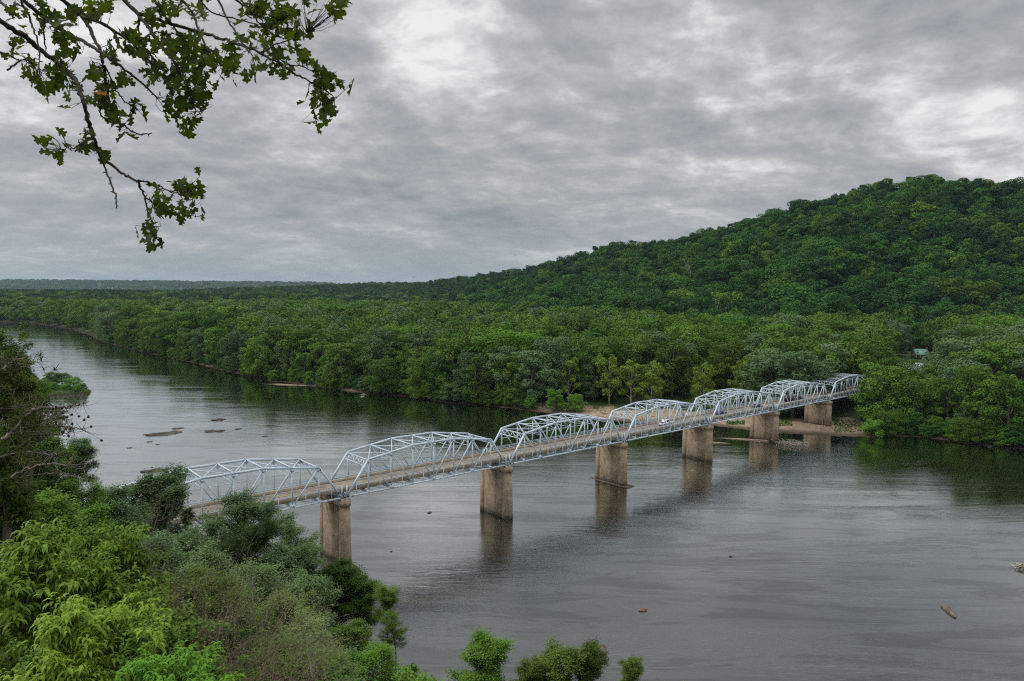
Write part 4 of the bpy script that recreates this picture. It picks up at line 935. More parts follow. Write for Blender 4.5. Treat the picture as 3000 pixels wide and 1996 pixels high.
# ------------------------------------------------------------------ house under the hill, far white house
def house():
    Y = 500; X = (2700-1500)/2000*Y; g = hgt(X, Y); e = empty('farmhouse', (X, Y, g), -0.06); e.rotation_euler = (0, 0, -0.10)
    tag(e, 'stone farmhouse with green metal roof and two white dormers below the hill', 'house')
    L, D, hw, hr = 9.6, 7.0, 3.4, 7.2
    m = MB(); m.prism([(-L/2+.3, -D/2+.8), (L/2-.3, -D/2+.8), (L/2-.3, D/2-.3), (-L/2+.3, D/2-.3)], 0, hw)
    for s in (-1, 1):
        xx = s*(L/2-.3); m.add([(xx, -D/2+.8, hw), (xx, D/2-.3, hw), (xx, 0.1, hr-.25), (xx-s*.3, -D/2+.8, hw), (xx-s*.3, D/2-.3, hw), (xx-s*.3, 0.1, hr-.25)], [(0, 1, 2), (3, 5, 4), (0, 2, 5, 3), (1, 4, 5, 2)])
    wl = m.build('wall', M['stone_wall'], e)
    m = MB(); th = 0.14
    for sg in (-1, 1):
        y0 = sg*(D/2+.4); z0 = hw-0.25
        m.add([(-L/2, 0, hr), (L/2, 0, hr), (L/2, y0, z0), (-L/2, y0, z0), (-L/2, 0, hr-th), (L/2, 0, hr-th), (L/2, y0, z0-th), (-L/2, y0, z0-th)], [(0, 1, 2, 3), (7, 6, 5, 4), (0, 4, 5, 1), (1, 5, 6, 2), (2, 6, 7, 3), (3, 7, 4, 0)])
    rf = m.build('roof', M['roof'], e)
    for s, x_ in ((-1, -L/2+.35), (1, L/2-.0)):
        m = MB(); m.box((x_, 0.2, hr+.35), (.8, .7, 1.6)); m.box((x_, 0.2, hr+1.2), (.92, .82, .14)); m.build('chimney', M['brick'], rf)
    for x_ in (-3.0, 2.9):
        m = MB(); yy = -2.55; m.prism([(x_-.7, yy), (x_+.7, yy), (x_+.7, -.9), (x_-.7, -.9)], 4.35, 5.75)
        m.add([(x_-.7, yy, 5.75), (x_+.7, yy, 5.75), (x_, yy, 6.35), (x_-.7, -.6, 5.75), (x_+.7, -.6, 5.75), (x_, -.6, 6.35)], [(0, 1, 2), (3, 5, 4), (0, 2, 5, 3), (1, 4, 5, 2)]); dr = m.build('dormer', M['trim'], rf)
        m = MB(); m.box((x_, yy-.02, 5.1), (.6, .06, 1.0)); m.build('dormer_window', M['glass'], dr)
        m = MB()
        for sg in (-1, 1): m.add([(x_, yy-.15, 6.5), (x_, -.4, 6.5), (x_+sg*.85, -.4, 5.78), (x_+sg*.85, yy-.15, 5.78)], [(0, 1, 2, 3)])
        m.build('dormer_roof', M['roof'], dr)
    for x_ in (-3.2, -.9, 2.6):
        m = MB(); m.box((x_, -D/2+.78, 1.9), (.9, .08, 1.5)); w_ = m.build('window', M['trim'], e); m = MB(); m.box((x_, -D/2+.75, 1.9), (.7, .08, 1.3)); m.build('pane', M['glass'], w_)
    m = MB(); m.box((.9, -D/2+.77, 1.05), (.95, .08, 2.1)); m.build('door', M['trim'], e)
    m = MB()
    for x_ in (-4.2, -1.4, 1.4, 4.2): m.box((x_, -D/2-.1, 1.5), (.14, .14, 3.0))
    m.build('porch_post', M['trim'], e)
house()
def white_house():
    Y = 1380.; X = (482-1500)/2000*Y; zt = atY(482, 872, Y)[2]; g = max(hgt(X, Y), zt-9); e = empty('white_house', (X, Y, g)); tag(e, 'small white house in a clearing of the far left wood', 'house')
    m = MB(); m.prism([(-6, -4), (6, -4), (6, 4), (-6, 4)], -3, 6.5); m.build('wall', M['trim'], e)
    m = MB(); m.add([(-6.4, -4.5, 6.4), (6.4, -4.5, 6.4), (6.4, 4.5, 6.4), (-6.4, 4.5, 6.4), (-6.4, 0, 9), (6.4, 0, 9)], [(0, 1, 5, 4), (2, 3, 4, 5), (0, 4, 3), (1, 2, 5), (0, 3, 2, 1)]); m.build('roof', simple('grey_roof', (.25, .25, .27), .8), e)
    for x_ in (-3.5, 0, 3.5): m = MB(); m.box((x_, -4.03, 4), (1.2, .1, 1.6)); m.build('window', M['glass'], e)
white_house()

# the bird above the far wood
P_ = atY(1211, 812, 260); mb = MB()
mb.add([(-.28, 0, 0), (0, .1, .07), (.3, 0, 0), (0, -.09, .05), (0, 0, -.06)], [(0, 3, 1), (1, 3, 2), (0, 4, 3), (3, 4, 2)])
for s in (-1, 1): mb.add([(0, .13, .03), (s*.4, .22, .28), (s*.95, .05, .20), (s*.42, -.12, .24), (0, -.10, .02)], [(0, 1, 3, 4), (1, 2, 3)])
o = mb.build('bird', M['black_paint'], loc=tuple(P_)); o.rotation_euler = (0.2, 0.2, 0.5); tag(o, 'small dark bird gliding against the sky above the wood', 'bird')
#FOREGROUND
# ------------------------------------------------------------------ near trees on the bluff
def skeleton(seed, h, r, levels=3, nlimb=9, base=0.3, tr=0.16, up=0.55, wob=0.16, twigL=0.9, droop=0.0):
    """trunk, limbs, branches and twigs of one tree; returns the wood and the twig tips with their directions"""
    rg = np.random.default_rng(seed); mb = MB(); tips = []
    def br(p, d, L, r0, lv):
        n = 5; pts = [p]; dd = d.copy()
        for i in range(n):
            dd = unit(dd+rg.normal(size=3)*wob+np.array([0, 0, 0.10 if lv > 0 else -droop])); pts.append(pts[-1]+dd*L/n)
        mb.tube(pts, np.linspace(r0, r0*0.45, n+1), 5 if lv > 1 else 3, cap=False)
        if lv == 0:
            for i in range(1, n+1): tips.append((pts[i], dd))
            return
        k = 5 if lv > 1 else 6
        for j in range(k):
            i = 1+int((n)*(j+rg.uniform(0, .9))/k); i = min(i, n); dn = unit(dd+unit(rg.normal(size=3))*0.95+np.array([0, 0, .15]))
            br(pts[i], dn, L*rg.uniform(0.42, 0.62) if lv > 1 else twigL*rg.uniform(.7, 1.2), r0*0.45, lv-1)
        tips.append((pts[-1], dd))
    tp = [np.array([0, 0, -0.6])]; dd = np.array([0, 0, 1.0]); n = 8
    for i in range(n): dd = unit(dd+rg.normal(size=3)*0.05+np.array([0, 0, .15])); tp.append(tp[-1]+dd*h*0.93/n)
    mb.tube(tp, np.linspace(tr, tr*0.2, n+1), 8)
    for j in range(nlimb):
        f = base+(0.97-base)*(j+0.5)/nlimb; q_ = f*n; i = min(int(q_), n-1); p = tp[i]+(tp[i+1]-tp[i])*(q_-i)
        env = math.sqrt(max(0.12, 1-((f-0.55)/0.55)**2)); a = j*2.399+rg.uniform(-.4, .4)
        d = unit(np.array([math.cos(a), math.sin(a), up+0.7*f])); br(p, d, r*env*0.85, tr*0.42*(1-0.5*f), levels-1)
    return mb, tips
def spray(tips, per, spread, size, aspect, seed, shape='diamond', droop=0.0):
    rg = np.random.default_rng(seed); P = np.array([t_[0] for t_ in tips]); D = np.array([t_[1] for t_ in tips])
    P = np.repeat(P, per, 0); D = np.repeat(D, per, 0); n = len(P)
    C = P+rg.normal(size=(n, 3))*spread
    if shape == 'diamond':
        Nm = unit(rg.normal(size=(n, 3))*0.55+np.array([0, 0, 0.75])+D*0.3); return leafquads(C, Nm, size, aspect, rg)
    # long leaves, arching over and hanging at the tip: three segments each
    a = rg.uniform(0, 6.283, n); out = unit(np.stack([np.cos(a), np.sin(a), rg.uniform(-.2, .45, n)], -1)+D*0.5); side = unit(np.cross(out, np.array([0, 0, 1.0])))
    L = size*rg.uniform(.7, 1.3, n)[:, None]; wd = L*aspect*0.5; dz = np.array([0, 0, 1.0])
    s0 = P+rg.normal(size=(n, 3))*spread*0.4; s1 = s0+out*L*0.33+dz*L*0.06; s2 = s1+out*L*0.30-dz*L*(0.10+droop*0.2); s3 = s2+out*L*0.16-dz*L*(0.22+droop*0.3)
    up_ = dz*wd*0.35
    V = np.stack([s0, s1-side*wd+up_, s1, s1+side*wd+up_, s2-side*wd*0.8+up_, s2, s2+side*wd*0.8+up_, s3], 1).reshape(-1, 3)
    b = (np.arange(n)*8)[:, None]
    T3 = np.concatenate([b+np.array(f) for f in ((0, 2, 1, 1), (0, 3, 2, 2))], 0)
    Q = np.concatenate([b+np.array(f) for f in ((1, 2, 5, 4), (2, 3, 6, 5))], 0)
    tri = np.concatenate([b+np.array(f) for f in ((0, 2, 1), (0, 3, 2), (4, 5, 7), (5, 6, 7))], 0)
    return V, [list(f) for f in Q]+[list(f) for f in tri]
def needles(tips, per, size, seed):
    rg = np.random.default_rng(seed); P = np.array([t_[0] for t_ in tips]); P = np.repeat(P, per, 0); n = len(P)
    d = unit(rg.normal(size=(n, 3))+np.array([0, 0, .5])); s = unit(np.cross(d, rg.normal(size=(n, 3))))*0.007; L = size*rg.uniform(.7, 1.2, n)[:, None]
    V = np.stack([P-s, P+s, P+d*L+s*0.3, P+d*L-s*0.3], 1).reshape(-1, 3); return V, np.arange(4*n).reshape(n, 4)
SK = {}; HR = {}
HK = dict(ragged=10, maple=12, dense=12, willow=9, shrub=3.6, cedar=9, chestnut=7, oakling=4, bare=6, pine=10)
def kind_mesh(kind, var):
    k = (kind, var)
    if k in SK: return SK[k]
    sd = 300+7*var+len(kind)*31
    if kind == 'maple':      # small grey green leaves, open crown: 12 m tall
        mb, tips = skeleton(sd, 12, 3.6, 3, 12, 0.18, 0.16, 0.75, 0.17, 1.1); V, Fc = spray(tips, 10, 0.30, 0.17, 0.8, sd)
    elif kind == 'dense':    # closed round crown: 12 m tall
        mb, tips = skeleton(sd, 12, 3.5, 3, 14, 0.10, 0.18, 0.5, 0.16, 1.0); V, Fc = spray(tips, 17, 0.34, 0.20, 0.8, sd)
    elif kind == 'ragged':   # upright uneven shoots
        mb, tips = skeleton(sd, 10, 3.6, 3, 12, 0.22, 0.14, 1.3, 0.24, 1.3); V, Fc = spray(tips, 15, 0.28, 0.20, 0.7, sd)
    elif kind == 'willow':   # narrow pale leaves
        mb, tips = skeleton(sd, 9, 3.4, 3, 13, 0.06, 0.13, 0.7, 0.2, 1.0); V, Fc = spray(tips, 12, 0.26, 0.24, 0.28, sd)
    elif kind == 'shrub':    # low undergrowth: 4 m
        mb, tips = skeleton(sd, 3.6, 2.3, 3, 10, 0.03, 0.06, 0.7, 0.2, 0.6); V, Fc = spray(tips, 10, 0.20, 0.15, 0.7, sd)
    elif kind == 'cedar':    # dark fine foliage: 9 m
        mb, tips = skeleton(sd, 9, 2.4, 3, 16, 0.04, 0.14, 0.35, 0.12, 0.7); V, Fc = spray(tips, 18, 0.20, 0.14, 0.45, sd)
    elif kind == 'chestnut': # long toothed drooping leaves: 7 m
        mb, tips = skeleton(sd, 7, 2.6, 3, 15, 0.05, 0.10, 0.7, 0.16, 0.75, 0.05); V, Fc = spray(tips, 5, 0.14, 0.30, 0.24, sd, 'long', 0.6)
    elif kind == 'oakling':  # short broad leaves, near the viewer
        mb, tips = skeleton(sd, 4, 1.8, 3, 10, 0.05, 0.05, 0.6, 0.18, 0.5); V, Fc = spray(tips, 7, 0.12, 0.12, 0.62, sd, 'long', 0.2)
    elif kind == 'bare':     # leafless brown brush: 6 m
        mb, tips = skeleton(sd, 6, 2.6, 3, 11, 0.10, 0.07, 0.9, 0.20, 1.1); V, Fc = spray(tips[::6], 2, 0.10, 0.08, 0.5, sd)
    elif kind == 'pine':     # cone pine: 10 m
        mb, tips = skeleton(sd, 10, 3.1, 3, 17, 0.15, 0.16, 0.25, 0.18, 0.6); V, Fc = needles(tips, 40, 0.16, sd)
    V = np.array(V); hz0 = np.percentile(V[:, 2], 99.3) if kind != 'bare' else max(v[:, 2].max() for v in mb.v); k_ = HK[kind]/hz0
    rr0 = np.percentile(np.hypot(V[:, 0], V[:, 1]), 95) if kind != 'bare' else 2.6; HR[k] = rr0
    V[:, 2] *= k_; mb.v = [v*np.array([1, 1, k_]) for v in mb.v]
    SK[k] = (mb.mesh(kind+'_wood', None), npmesh(kind+'_leaves', V, Fc, None))
    for me in SK[k]: me.materials.append(M['bark'])
    return SK[k]
def near_tree(kind, var, px_, ytop, Y, mat, label, name=None, cat='tree', wide=1.0, bark='bark', group=None, sc=None, leaves='crown', rp=None):
    X = (px_-1500)/2000*Y; g = hgt(X, Y); zt = atY(px_, ytop, Y)[2]; s = (zt-g)/HK[kind] if sc is None else sc
    if sc is not None: g = zt-HK[kind]*sc
    elif s > 1.9: s = 1.9; g = zt-HK[kind]*s
    s = max(s, 0.25); a, b = kind_mesh(kind, var)
    gt = None
    if rp:
        Rm = rp*Y/2000; Hc = min(zt-g, 2.7*Rm) if Rm > 0 else zt-g; gt = g; g = zt-Hc; s = Hc/HK[kind]; wide = Rm/(HR[(kind, var)]*s)
    e = empty(name or kind+'_tree', (X, Y, g), (px_*0.71+var) % 6.28); e.scale = (s*wide, s*wide, s); tag(e, label, cat, group)
    link('branches', a, e, mat=M[bark])
    lf = link(leaves, b, e, mat=M[mat])
    if gt is not None and g-gt > 0.3:      # the clear stem below the crown
        m_ = MB(); m_.tube([(0.15, 0.1, (gt-g-0.4)/s), (0, 0.1, (gt-g)/s*0.5), (0, 0, 0.5)], [0.22, 0.19, 0.16], 7); m_.build('trunk', M[bark], e)
    return e
M['leaf_silver'] = leafmat('leaf_silver_green', (0.090, 0.160, 0.055), (0.150, 0.235, 0.095), var=0.35, trans=0.2)
M['leaf_cedar'] = leafmat('leaf_cedar', (0.022, 0.055, 0.010), (0.038, 0.080, 0.014), var=0.4, trans=0.1)
M['leaf_forest'] = leafmat('leaf_warm_dark_green', (0.038, 0.085, 0.012), (0.062, 0.115, 0.018), var=0.4)
M['leaf_pale'] = leafmat('leaf_pale_willow', (0.130, 0.195, 0.055), (0.190, 0.250, 0.085), var=0.35)
M['leaf_brush'] = leafmat('leaf_brush', (0.070, 0.120, 0.020), (0.115, 0.175, 0.032), var=0.45)
FG = [
 # kind, var, px, ytop, Y, material, label, extras
 ('dense', 0, 200, 1292, 62, 'leaf_grey', 'rounded grey green tree at left, over the water below the pine branch', dict(rp=52)),
 ('dense', 1, 110, 1330, 55, 'leaf_mid', 'mid green tree behind the foot of the pine at the left edge', dict(rp=80)),
 ('maple', 0, 95, 1120, 75, 'leaf_mid', 'feathery dark green tree rising behind the pine at the far left', dict(rp=45, sc=1.6)),
 ('dense', 2, 440, 1386, 72, 'leaf_silver', 'broad dark grey green tree hiding the left end of the bridge', dict(rp=85)),
 ('dense', 0, 320, 1425, 66, 'leaf_grey', 'grey green tree left of the one hiding the bridge end', dict(rp=85)),
 ('cedar', 0, 525, 1490, 70, 'leaf_cedar', 'narrow dark cedar against the left part of the first span', dict(rp=22)),
 ('maple', 1, 690, 1440, 66, 'leaf_silver', 'open silvery maple tree whose twigs cross the bridge deck', dict(rp=88)),
 ('maple', 2, 765, 1470, 68, 'leaf_grey', 'thin silvery maple tree just right of the one crossing the deck', dict(rp=45)),
 ('maple', 0, 850, 1503, 66, 'leaf_silver', 'tall silvery maple tree left of the first pier', dict(rp=80)),
 ('maple', 1, 890, 1590, 68, 'leaf_silver', 'leaning silvery maple tree reaching towards the first pier', dict(rp=36)),
 ('maple', 2, 870, 1590, 62, 'leaf_silver', 'silvery maple low beside the foot of the first pier', dict(rp=75)),
 ('maple', 1, 780, 1600, 60, 'leaf_grey', 'grey green maple below the tall silvery one', dict(rp=85)),
 ('maple', 0, 600, 1530, 60, 'leaf_silver', 'silvery maple crown under the deck left of the open maple', dict(rp=80)),
 ('maple', 2, 500, 1560, 54, 'leaf_silver', 'pale silvery open tree below the dark narrow cedar', dict(rp=85)),
 ('maple', 1, 730, 1660, 50, 'leaf_silver', 'silvery maple in the middle of the slope above the pale willow', dict(rp=100)),
 ('maple', 0, 630, 1650, 46, 'leaf_grey', 'grey green open maple left of the middle silvery one', dict(rp=100)),
 ('cedar', 1, 710, 1530, 60, 'leaf_cedar', 'dark glossy green cedar in front of the silvery maples', dict(rp=70)),
 ('cedar', 0, 640, 1580, 56, 'leaf_cedar', 'dark green cedar left below the one in front of the maples', dict(rp=60)),
 ('dense', 2, 985, 1645, 66, 'leaf_forest', 'round dark green tree in front of the foot of the first pier', dict(rp=75)),
 ('dense', 0, 1050, 1700, 64, 'leaf_forest', 'dark green tree right of the round one by the first pier', dict(rp=60)),
 ('maple', 2, 1125, 1714, 62, 'leaf_olive', 'thin yellowish olive tree at the edge of the lower water', dict(rp=42)),
 ('maple', 0, 1150, 1800, 58, 'leaf_olive', 'low olive tree right below the thin yellowish one', dict(rp=45)),
 ('dense', 1, 890, 1690, 56, 'leaf_silver', 'grey green bushy tree left of the round dark green tree', dict(rp=75)),
 ('willow', 0, 790, 1735, 44, 'leaf_pale', 'pale narrow leaved willow in the middle of the near slope', dict(rp=90)),
 ('willow', 1, 870, 1800, 42, 'leaf_pale', 'pale narrow leaved willow lower right on the near slope', dict(rp=85)),
 ('willow', 2, 690, 1770, 36, 'leaf_brush', 'olive narrow leaved willow left of the pale ones', dict(rp=100)),
 ('dense', 2, 1020, 1825, 50, 'leaf_mid', 'mid green round tree left of the bright bottom tree', dict(rp=60)),
 ('dense', 0, 1115, 1888, 46, 'leaf_mid', 'bright green tree at the bottom right of the near slope', dict(rp=75)),
 ('dense', 1, 1020, 1925, 42, 'leaf_bright', 'bright green tree at the bottom edge left of the other bright one', dict(rp=70)),
 ('cedar', 1, 1195, 1945, 44, 'leaf_cedar', 'small dark cedar at the bottom edge, rightmost of the near slope', dict(rp=22)),
 ('dense', 1, 1408, 1868, 52, 'leaf_mid', 'solitary green tree with a flat top at the bottom centre', dict(rp=80)),
 ('ragged', 1, 1640, 1900, 50, 'leaf_brush', 'green tree at the bottom centre in front of the boulder', dict(rp=74)),
 ('ragged', 0, 1728, 1893, 51, 'leaf_brush', 'green tree top with upright shoots beside the bottom boulder', dict(rp=60)),
 ('ragged', 2, 1560, 1935, 49, 'leaf_brush', 'low leafy tree top left of the boulder at the bottom', dict(rp=55)),
 ('ragged', 0, 1860, 1930, 48, 'leaf_brush', 'small pointed green tree top right of the boulder', dict(rp=38)),
 ('bare', 0, 1955, 1962, 46, 'leaf_pale', 'bare twiggy brush at the bottom edge right of the pointed tree', dict(name='bare_brush', cat='brush', bark='twig')),
 # middle of the slope
 ('dense', 1, 230, 1490, 46, 'leaf_bright', 'light green tree below the rounded one at left', dict(rp=90)),
 ('dense', 0, 330, 1550, 42, 'leaf_brush', 'olive green tree in the left middle of the slope', dict(rp=90)),
 ('maple', 1, 440, 1570, 38, 'leaf_grey', 'grey green open tree beneath the bridge end tree', dict(rp=110)),
 ('maple', 2, 545, 1610, 38, 'leaf_silver', 'silvery open tree below the dark cedar by the bridge', dict(rp=100)),
 ('maple', 0, 215, 1400, 58, 'leaf_mid', 'mid green feathery tree filling the gap left of the bridge end trees', dict(rp=75)),
 ('dense', 2, 60, 1250, 50, 'leaf_mid', 'mid green leafy tree behind the pine, left of the rounded grey green one', dict(rp=90)),
 ('dense', 2, 110, 1445, 42, 'leaf_mid', 'mid green tree at the left edge under the pine', dict(rp=100)),
 ('willow', 0, 600, 1680, 34, 'leaf_brush', 'olive willow behind the bare brown branches', dict(rp=110)),
 ('maple', 0, 480, 1680, 30, 'leaf_brush', 'open olive tree behind the forked grey stem', dict(rp=120)),
 ('willow', 1, 950, 1905, 36, 'leaf_pale', 'pale willow at the bottom edge under the other willows', dict(rp=75)),
 ('willow', 2, 800, 1900, 30, 'leaf_brush', 'olive willow at the bottom edge in the centre of the slope', dict(rp=110)),
 ('cedar', 0, 620, 1820, 26, 'leaf_cedar', 'dark cedar bush behind the brown brush', dict(sc=0.6, rp=120)),
 # brown brush and stems nearer by
 ('bare', 0, 600, 1600, 20, 'leaf_brush', 'tall bare brown brush fanning out in the slope centre', dict(name='bare_brush', cat='brush', bark='twig', sc=1.1, wide=1.2)),
 ('bare', 1, 720, 1690, 20, 'leaf_brush', 'bare brown brush right of the tall fanning one', dict(name='bare_brush', cat='brush', bark='twig', sc=0.95, wide=1.3)),
 ('bare', 2, 500, 1740, 17, 'leaf_brush', 'bare reddish brown brush at the lower centre left', dict(name='bare_brush', cat='brush', bark='twig', sc=0.8, wide=1.3)),
 ('bare', 0, 420, 1385, 24, 'leaf_brush', 'bare dead treelet sticking up before the grey green tree', dict(name='bare_brush', cat='brush', bark='bark_grey', sc=1.4, wide=0.5)),
 ('bare', 1, 800, 1840, 17, 'leaf_brush', 'low bare brush at the bottom centre of the slope', dict(name='bare_brush', cat='brush', bark='twig', sc=0.7, wide=1.5)),
 ('bare', 2, 640, 1850, 13, 'leaf_brush', 'tangled brown brush at the bottom edge', dict(name='bare_brush', cat='brush', bark='twig', sc=0.6, wide=1.5)),
 ('bare', 1, 880, 1780, 24, 'leaf_brush', 'bare grey brush in front of the pale willows', dict(name='bare_brush', cat='brush', bark='bark_grey', sc=0.8, wide=1.4)),
 ('bare', 0, 560, 1900, 11, 'leaf_brush', 'fine dry brush lowest at the bottom edge left of the tangle', dict(name='bare_brush', cat='brush', bark='twig', sc=0.5, wide=1.4)),
 # nearest
 ('chestnut', 0, 60, 1560, 11, 'leaf_chestnut', 'bright green long leaved tree at the bottom left corner', dict(sc=1.0, rp=260)),
 ('chestnut', 1, 230, 1570, 12, 'leaf_chestnut', 'bright long leaved tree right of the corner one', dict(sc=0.9, rp=190)),
 ('chestnut', 2, 320, 1600, 12.5, 'leaf_chestnut', 'long leaved tree with drooping sprays, rightmost of three', dict(sc=0.7, rp=130)),
 ('chestnut', 1, 0, 1420, 13, 'leaf_chestnut', 'long leaved tree top at the left edge under the pine', dict(sc=0.9, rp=100)),
 ('chestnut', 0, 170, 1800, 8.5, 'leaf_chestnut', 'low long leaved sapling nearest to the viewer at bottom left', dict(sc=0.5)),
 ('oakling', 0, 420, 1780, 11, 'leaf_brush', 'oak sapling with broad leaves at the bottom left centre', dict(name='oak_sapling', cat='sapling', sc=0.9)),
 ('oakling', 1, 520, 1870, 10, 'leaf_mid', 'lower oak sapling right of the first oak sapling', dict(name='oak_sapling', cat='sapling', sc=0.7)),
 ('oakling', 2, 300, 1860, 9, 'leaf_mid', 'oak sapling at the bottom edge left of the others', dict(name='oak_sapling', cat='sapling', sc=0.7)),
 ('chestnut', 2, 470, 1950, 8, 'leaf_bright', 'bright compound leaved sapling tip at the bottom edge', dict(sc=0.4)),
 ('pine', 0, -20, 1060, 13, 'needle', 'dark pine with dead twigs at the left edge above the long leaved trees', dict(sc=0.95, rp=88)),
 ('pine', 1, 10, 1190, 14.5, 'needle', 'lower brownish pine in front of the dark one at left', dict(sc=0.85, rp=105)),
 ('oakling', 2, 10, 962, 15, 'leaf_mid', 'broad leaved green tree top above the pine at the left edge', dict(sc=1.6, rp=95, name='broadleaf_tree', cat='tree')),
 ('oakling', 0, 40, 1100, 13.5, 'leaf_brush', 'leafy green growth among the pine boughs at the left edge', dict(sc=1.2, rp=100, name='broadleaf_tree', cat='tree')),
 ('oakling', 2, -10, 1250, 12.5, 'leaf_mid', 'leafy green growth under the pine boughs at the left edge', dict(sc=1.2, rp=120, name='broadleaf_tree', cat='tree')),
 ('bare', 2, 700, 1600, 30, 'leaf_brush', 'tall grey bare stems between the silvery maples', dict(name='bare_brush', cat='brush', bark='bark_grey', sc=1.6, wide=0.9)),
 ('bare', 1, 540, 1560, 26, 'leaf_brush', 'dead brown stems below the bridge end', dict(name='bare_brush', cat='brush', bark='twig', sc=1.5, wide=0.8)),
 ('oakling', 1, 60, 1040, 15.5, 'leaf_olive', 'brownish green broad leaved tree right beside the pine top', dict(sc=1.5, rp=75, name='broadleaf_tree', cat='tree')),
]
for kind, var, px_, yt, Y, mt, lab, kw in FG: near_tree(kind, var, px_, yt, Y, mt, lab, **kw)
# undergrowth shrubs over the slope
rg = np.random.default_rng(77); cnt = 0; used = {}
cells = []
for Y in (14, 18, 23, 28, 34, 40, 47, 54, 61, 68, 76, 85):
    for p_ in np.arange(-60, 1300, 3400.0/Y):
        pj = p_+rg.uniform(-30, 30); Yj = Y*rg.uniform(.93, 1.07); X = (pj-1500)/2000*Yj
        if (Yn(X)-Yj)*0.82 < 2.0: continue
        g = hgt(X, Yj); yp = pix((X, Yj, g+4.3))[1]
        if yp > 2150 or yp < 1420+max(0, (pj-550))*0.62+max(0, pj-950)*0.8: continue
        if Yj < 21 and yp < 1790: continue
        if Yj < 31 and yp < 1660: continue
        if Yj < 31 and pj > 400 and yp < 1930: continue
        if Yj < 44 and pj > 500 and yp < 1780: continue
        cells.append((pj, Yj, X, g))
mats = ['leaf_mid', 'leaf_brush', 'leaf_deep', 'leaf_silver', 'leaf_bright', 'leaf_olive', 'leaf_grey', 'leaf_cedar']
mn = dict(zip(mats, ['mid green', 'olive', 'deep green', 'silvery', 'bright green', 'yellow olive', 'grey green', 'dark glossy']))
zones = lambda p, Y: ('left' if p < 150 else 'left centre' if p < 450 else 'centre' if p < 800 else 'right' if p < 1050 else 'waterside')+(' top of near slope' if Y < 22 else ' upper near slope' if Y < 36 else ' lower near slope' if Y < 56 else ' foot of near slope')
G2 = {}
for c in cells:
    mt = mats[int(rg.integers(0, len(mats)))]; G2.setdefault((mt, zones(c[0], c[1])), []).append(c)
for (mt, zn), lst in G2.items():
    lst.sort()
    for n, (pj, Yj, X, g) in enumerate(lst):
        s = rg.uniform(0.8, 1.35); v = int(rg.integers(0, 3))
        e = empty('understorey_shrub', (X, Yj, g-0.2), rg.uniform(0, 6.28)); e.scale = (s*1.15, s*1.15, s)
        lab = f'{mn[mt]} shrub, {zn}' + (f', {ORD[n]} from the left' if len(lst) > 1 else '')
        tag(e, lab, 'shrub', 'shrubs on the near slope'); a, b = kind_mesh('shrub', v); link('branches', a, e, mat=M['bark']); link('crown', b, e, mat=M[mt])
print('slope shrubs', len(cells))
# ground litter and herbs on the near slope
rg = np.random.default_rng(41); n = 60000; yy = rg.uniform(6, 95, n); xx = (rg.uniform(-150, 2100, n)-1500)/2000*yy
kk = (Yn(xx)-yy)*0.82 > 1.0; xx, yy = xx[kk], yy[kk]; C = np.stack([xx, yy, height(xx, yy)+rg.uniform(0.02, 0.55, len(xx))], -1)
Nm = unit(rg.normal(size=C.shape)*0.5+np.array([0, 0, 0.9])); V, Fc = leafquads(C, Nm, 0.22, 0.6, rg)
o = link('ground_cover', npmesh('ground_cover', V, Fc, leafmat('ground_cover_leaf', (0.040, 0.085, 0.018), (0.075, 0.120, 0.028), var=0.5))); tag(o, 'low leafy ground cover on the near slope under the trees', 'ground cover', kind='stuff')

# bare pine branch with cones reaching over the river at left
def px3(p, Y): return atY(p[0], p[1], Y)
def zz(c, k=2.613, ox=0, oy=900): return (ox+c[0]/k, oy+c[1]/k)
cone_branches = [([(20, 1010), (90, 960), (190, 850), (250, 790), (330, 768), (440, 768), (540, 765), (600, 748), (645, 732)], 0.035, 12.0),
 ([(300, 790), (320, 820), (380, 845), (440, 850), (475, 870), (520, 860)], 0.012, 12.1), ([(60, 900), (180, 930), (300, 905), (400, 905), (500, 920), (600, 930), (660, 945)], 0.022, 12.3),
 ([(100, 970), (200, 950), (330, 960), (430, 975), (520, 965), (570, 955)], 0.016, 12.2), ([(240, 800), (200, 770), (150, 740), (90, 760)], 0.012, 12.0), ([(0, 1000), (150, 1060), (300, 1010), (420, 985)], 0.02, 12.5),
 ([(90, 1300), (180, 1245), (280, 1210), (400, 1200), (520, 1215), (600, 1240), (650, 1240)], 0.022, 11.6), ([(100, 1310), (250, 1290), (400, 1270), (560, 1290), (680, 1325)], 0.012, 11.7),
 ([(0, 1150), (120, 1120), (260, 1110), (380, 1130), (430, 1160)], 0.02, 11.8), ([(20, 480), (60, 440), (130, 400), (230, 380)], 0.02, 13), ([(0, 520), (60, 470), (160, 440), (300, 420)], 0.02, 13.2)]
mb = MB(); tw = []; rg = np.random.default_rng(51)
pe = empty('pine_bough', tuple(px3(zz((0, 1000)), 12.3))); tag(pe, 'bare grey pine boughs with dark cones reaching over the river at left', 'pine bough')
O_ = np.array(pe.location); cones = []
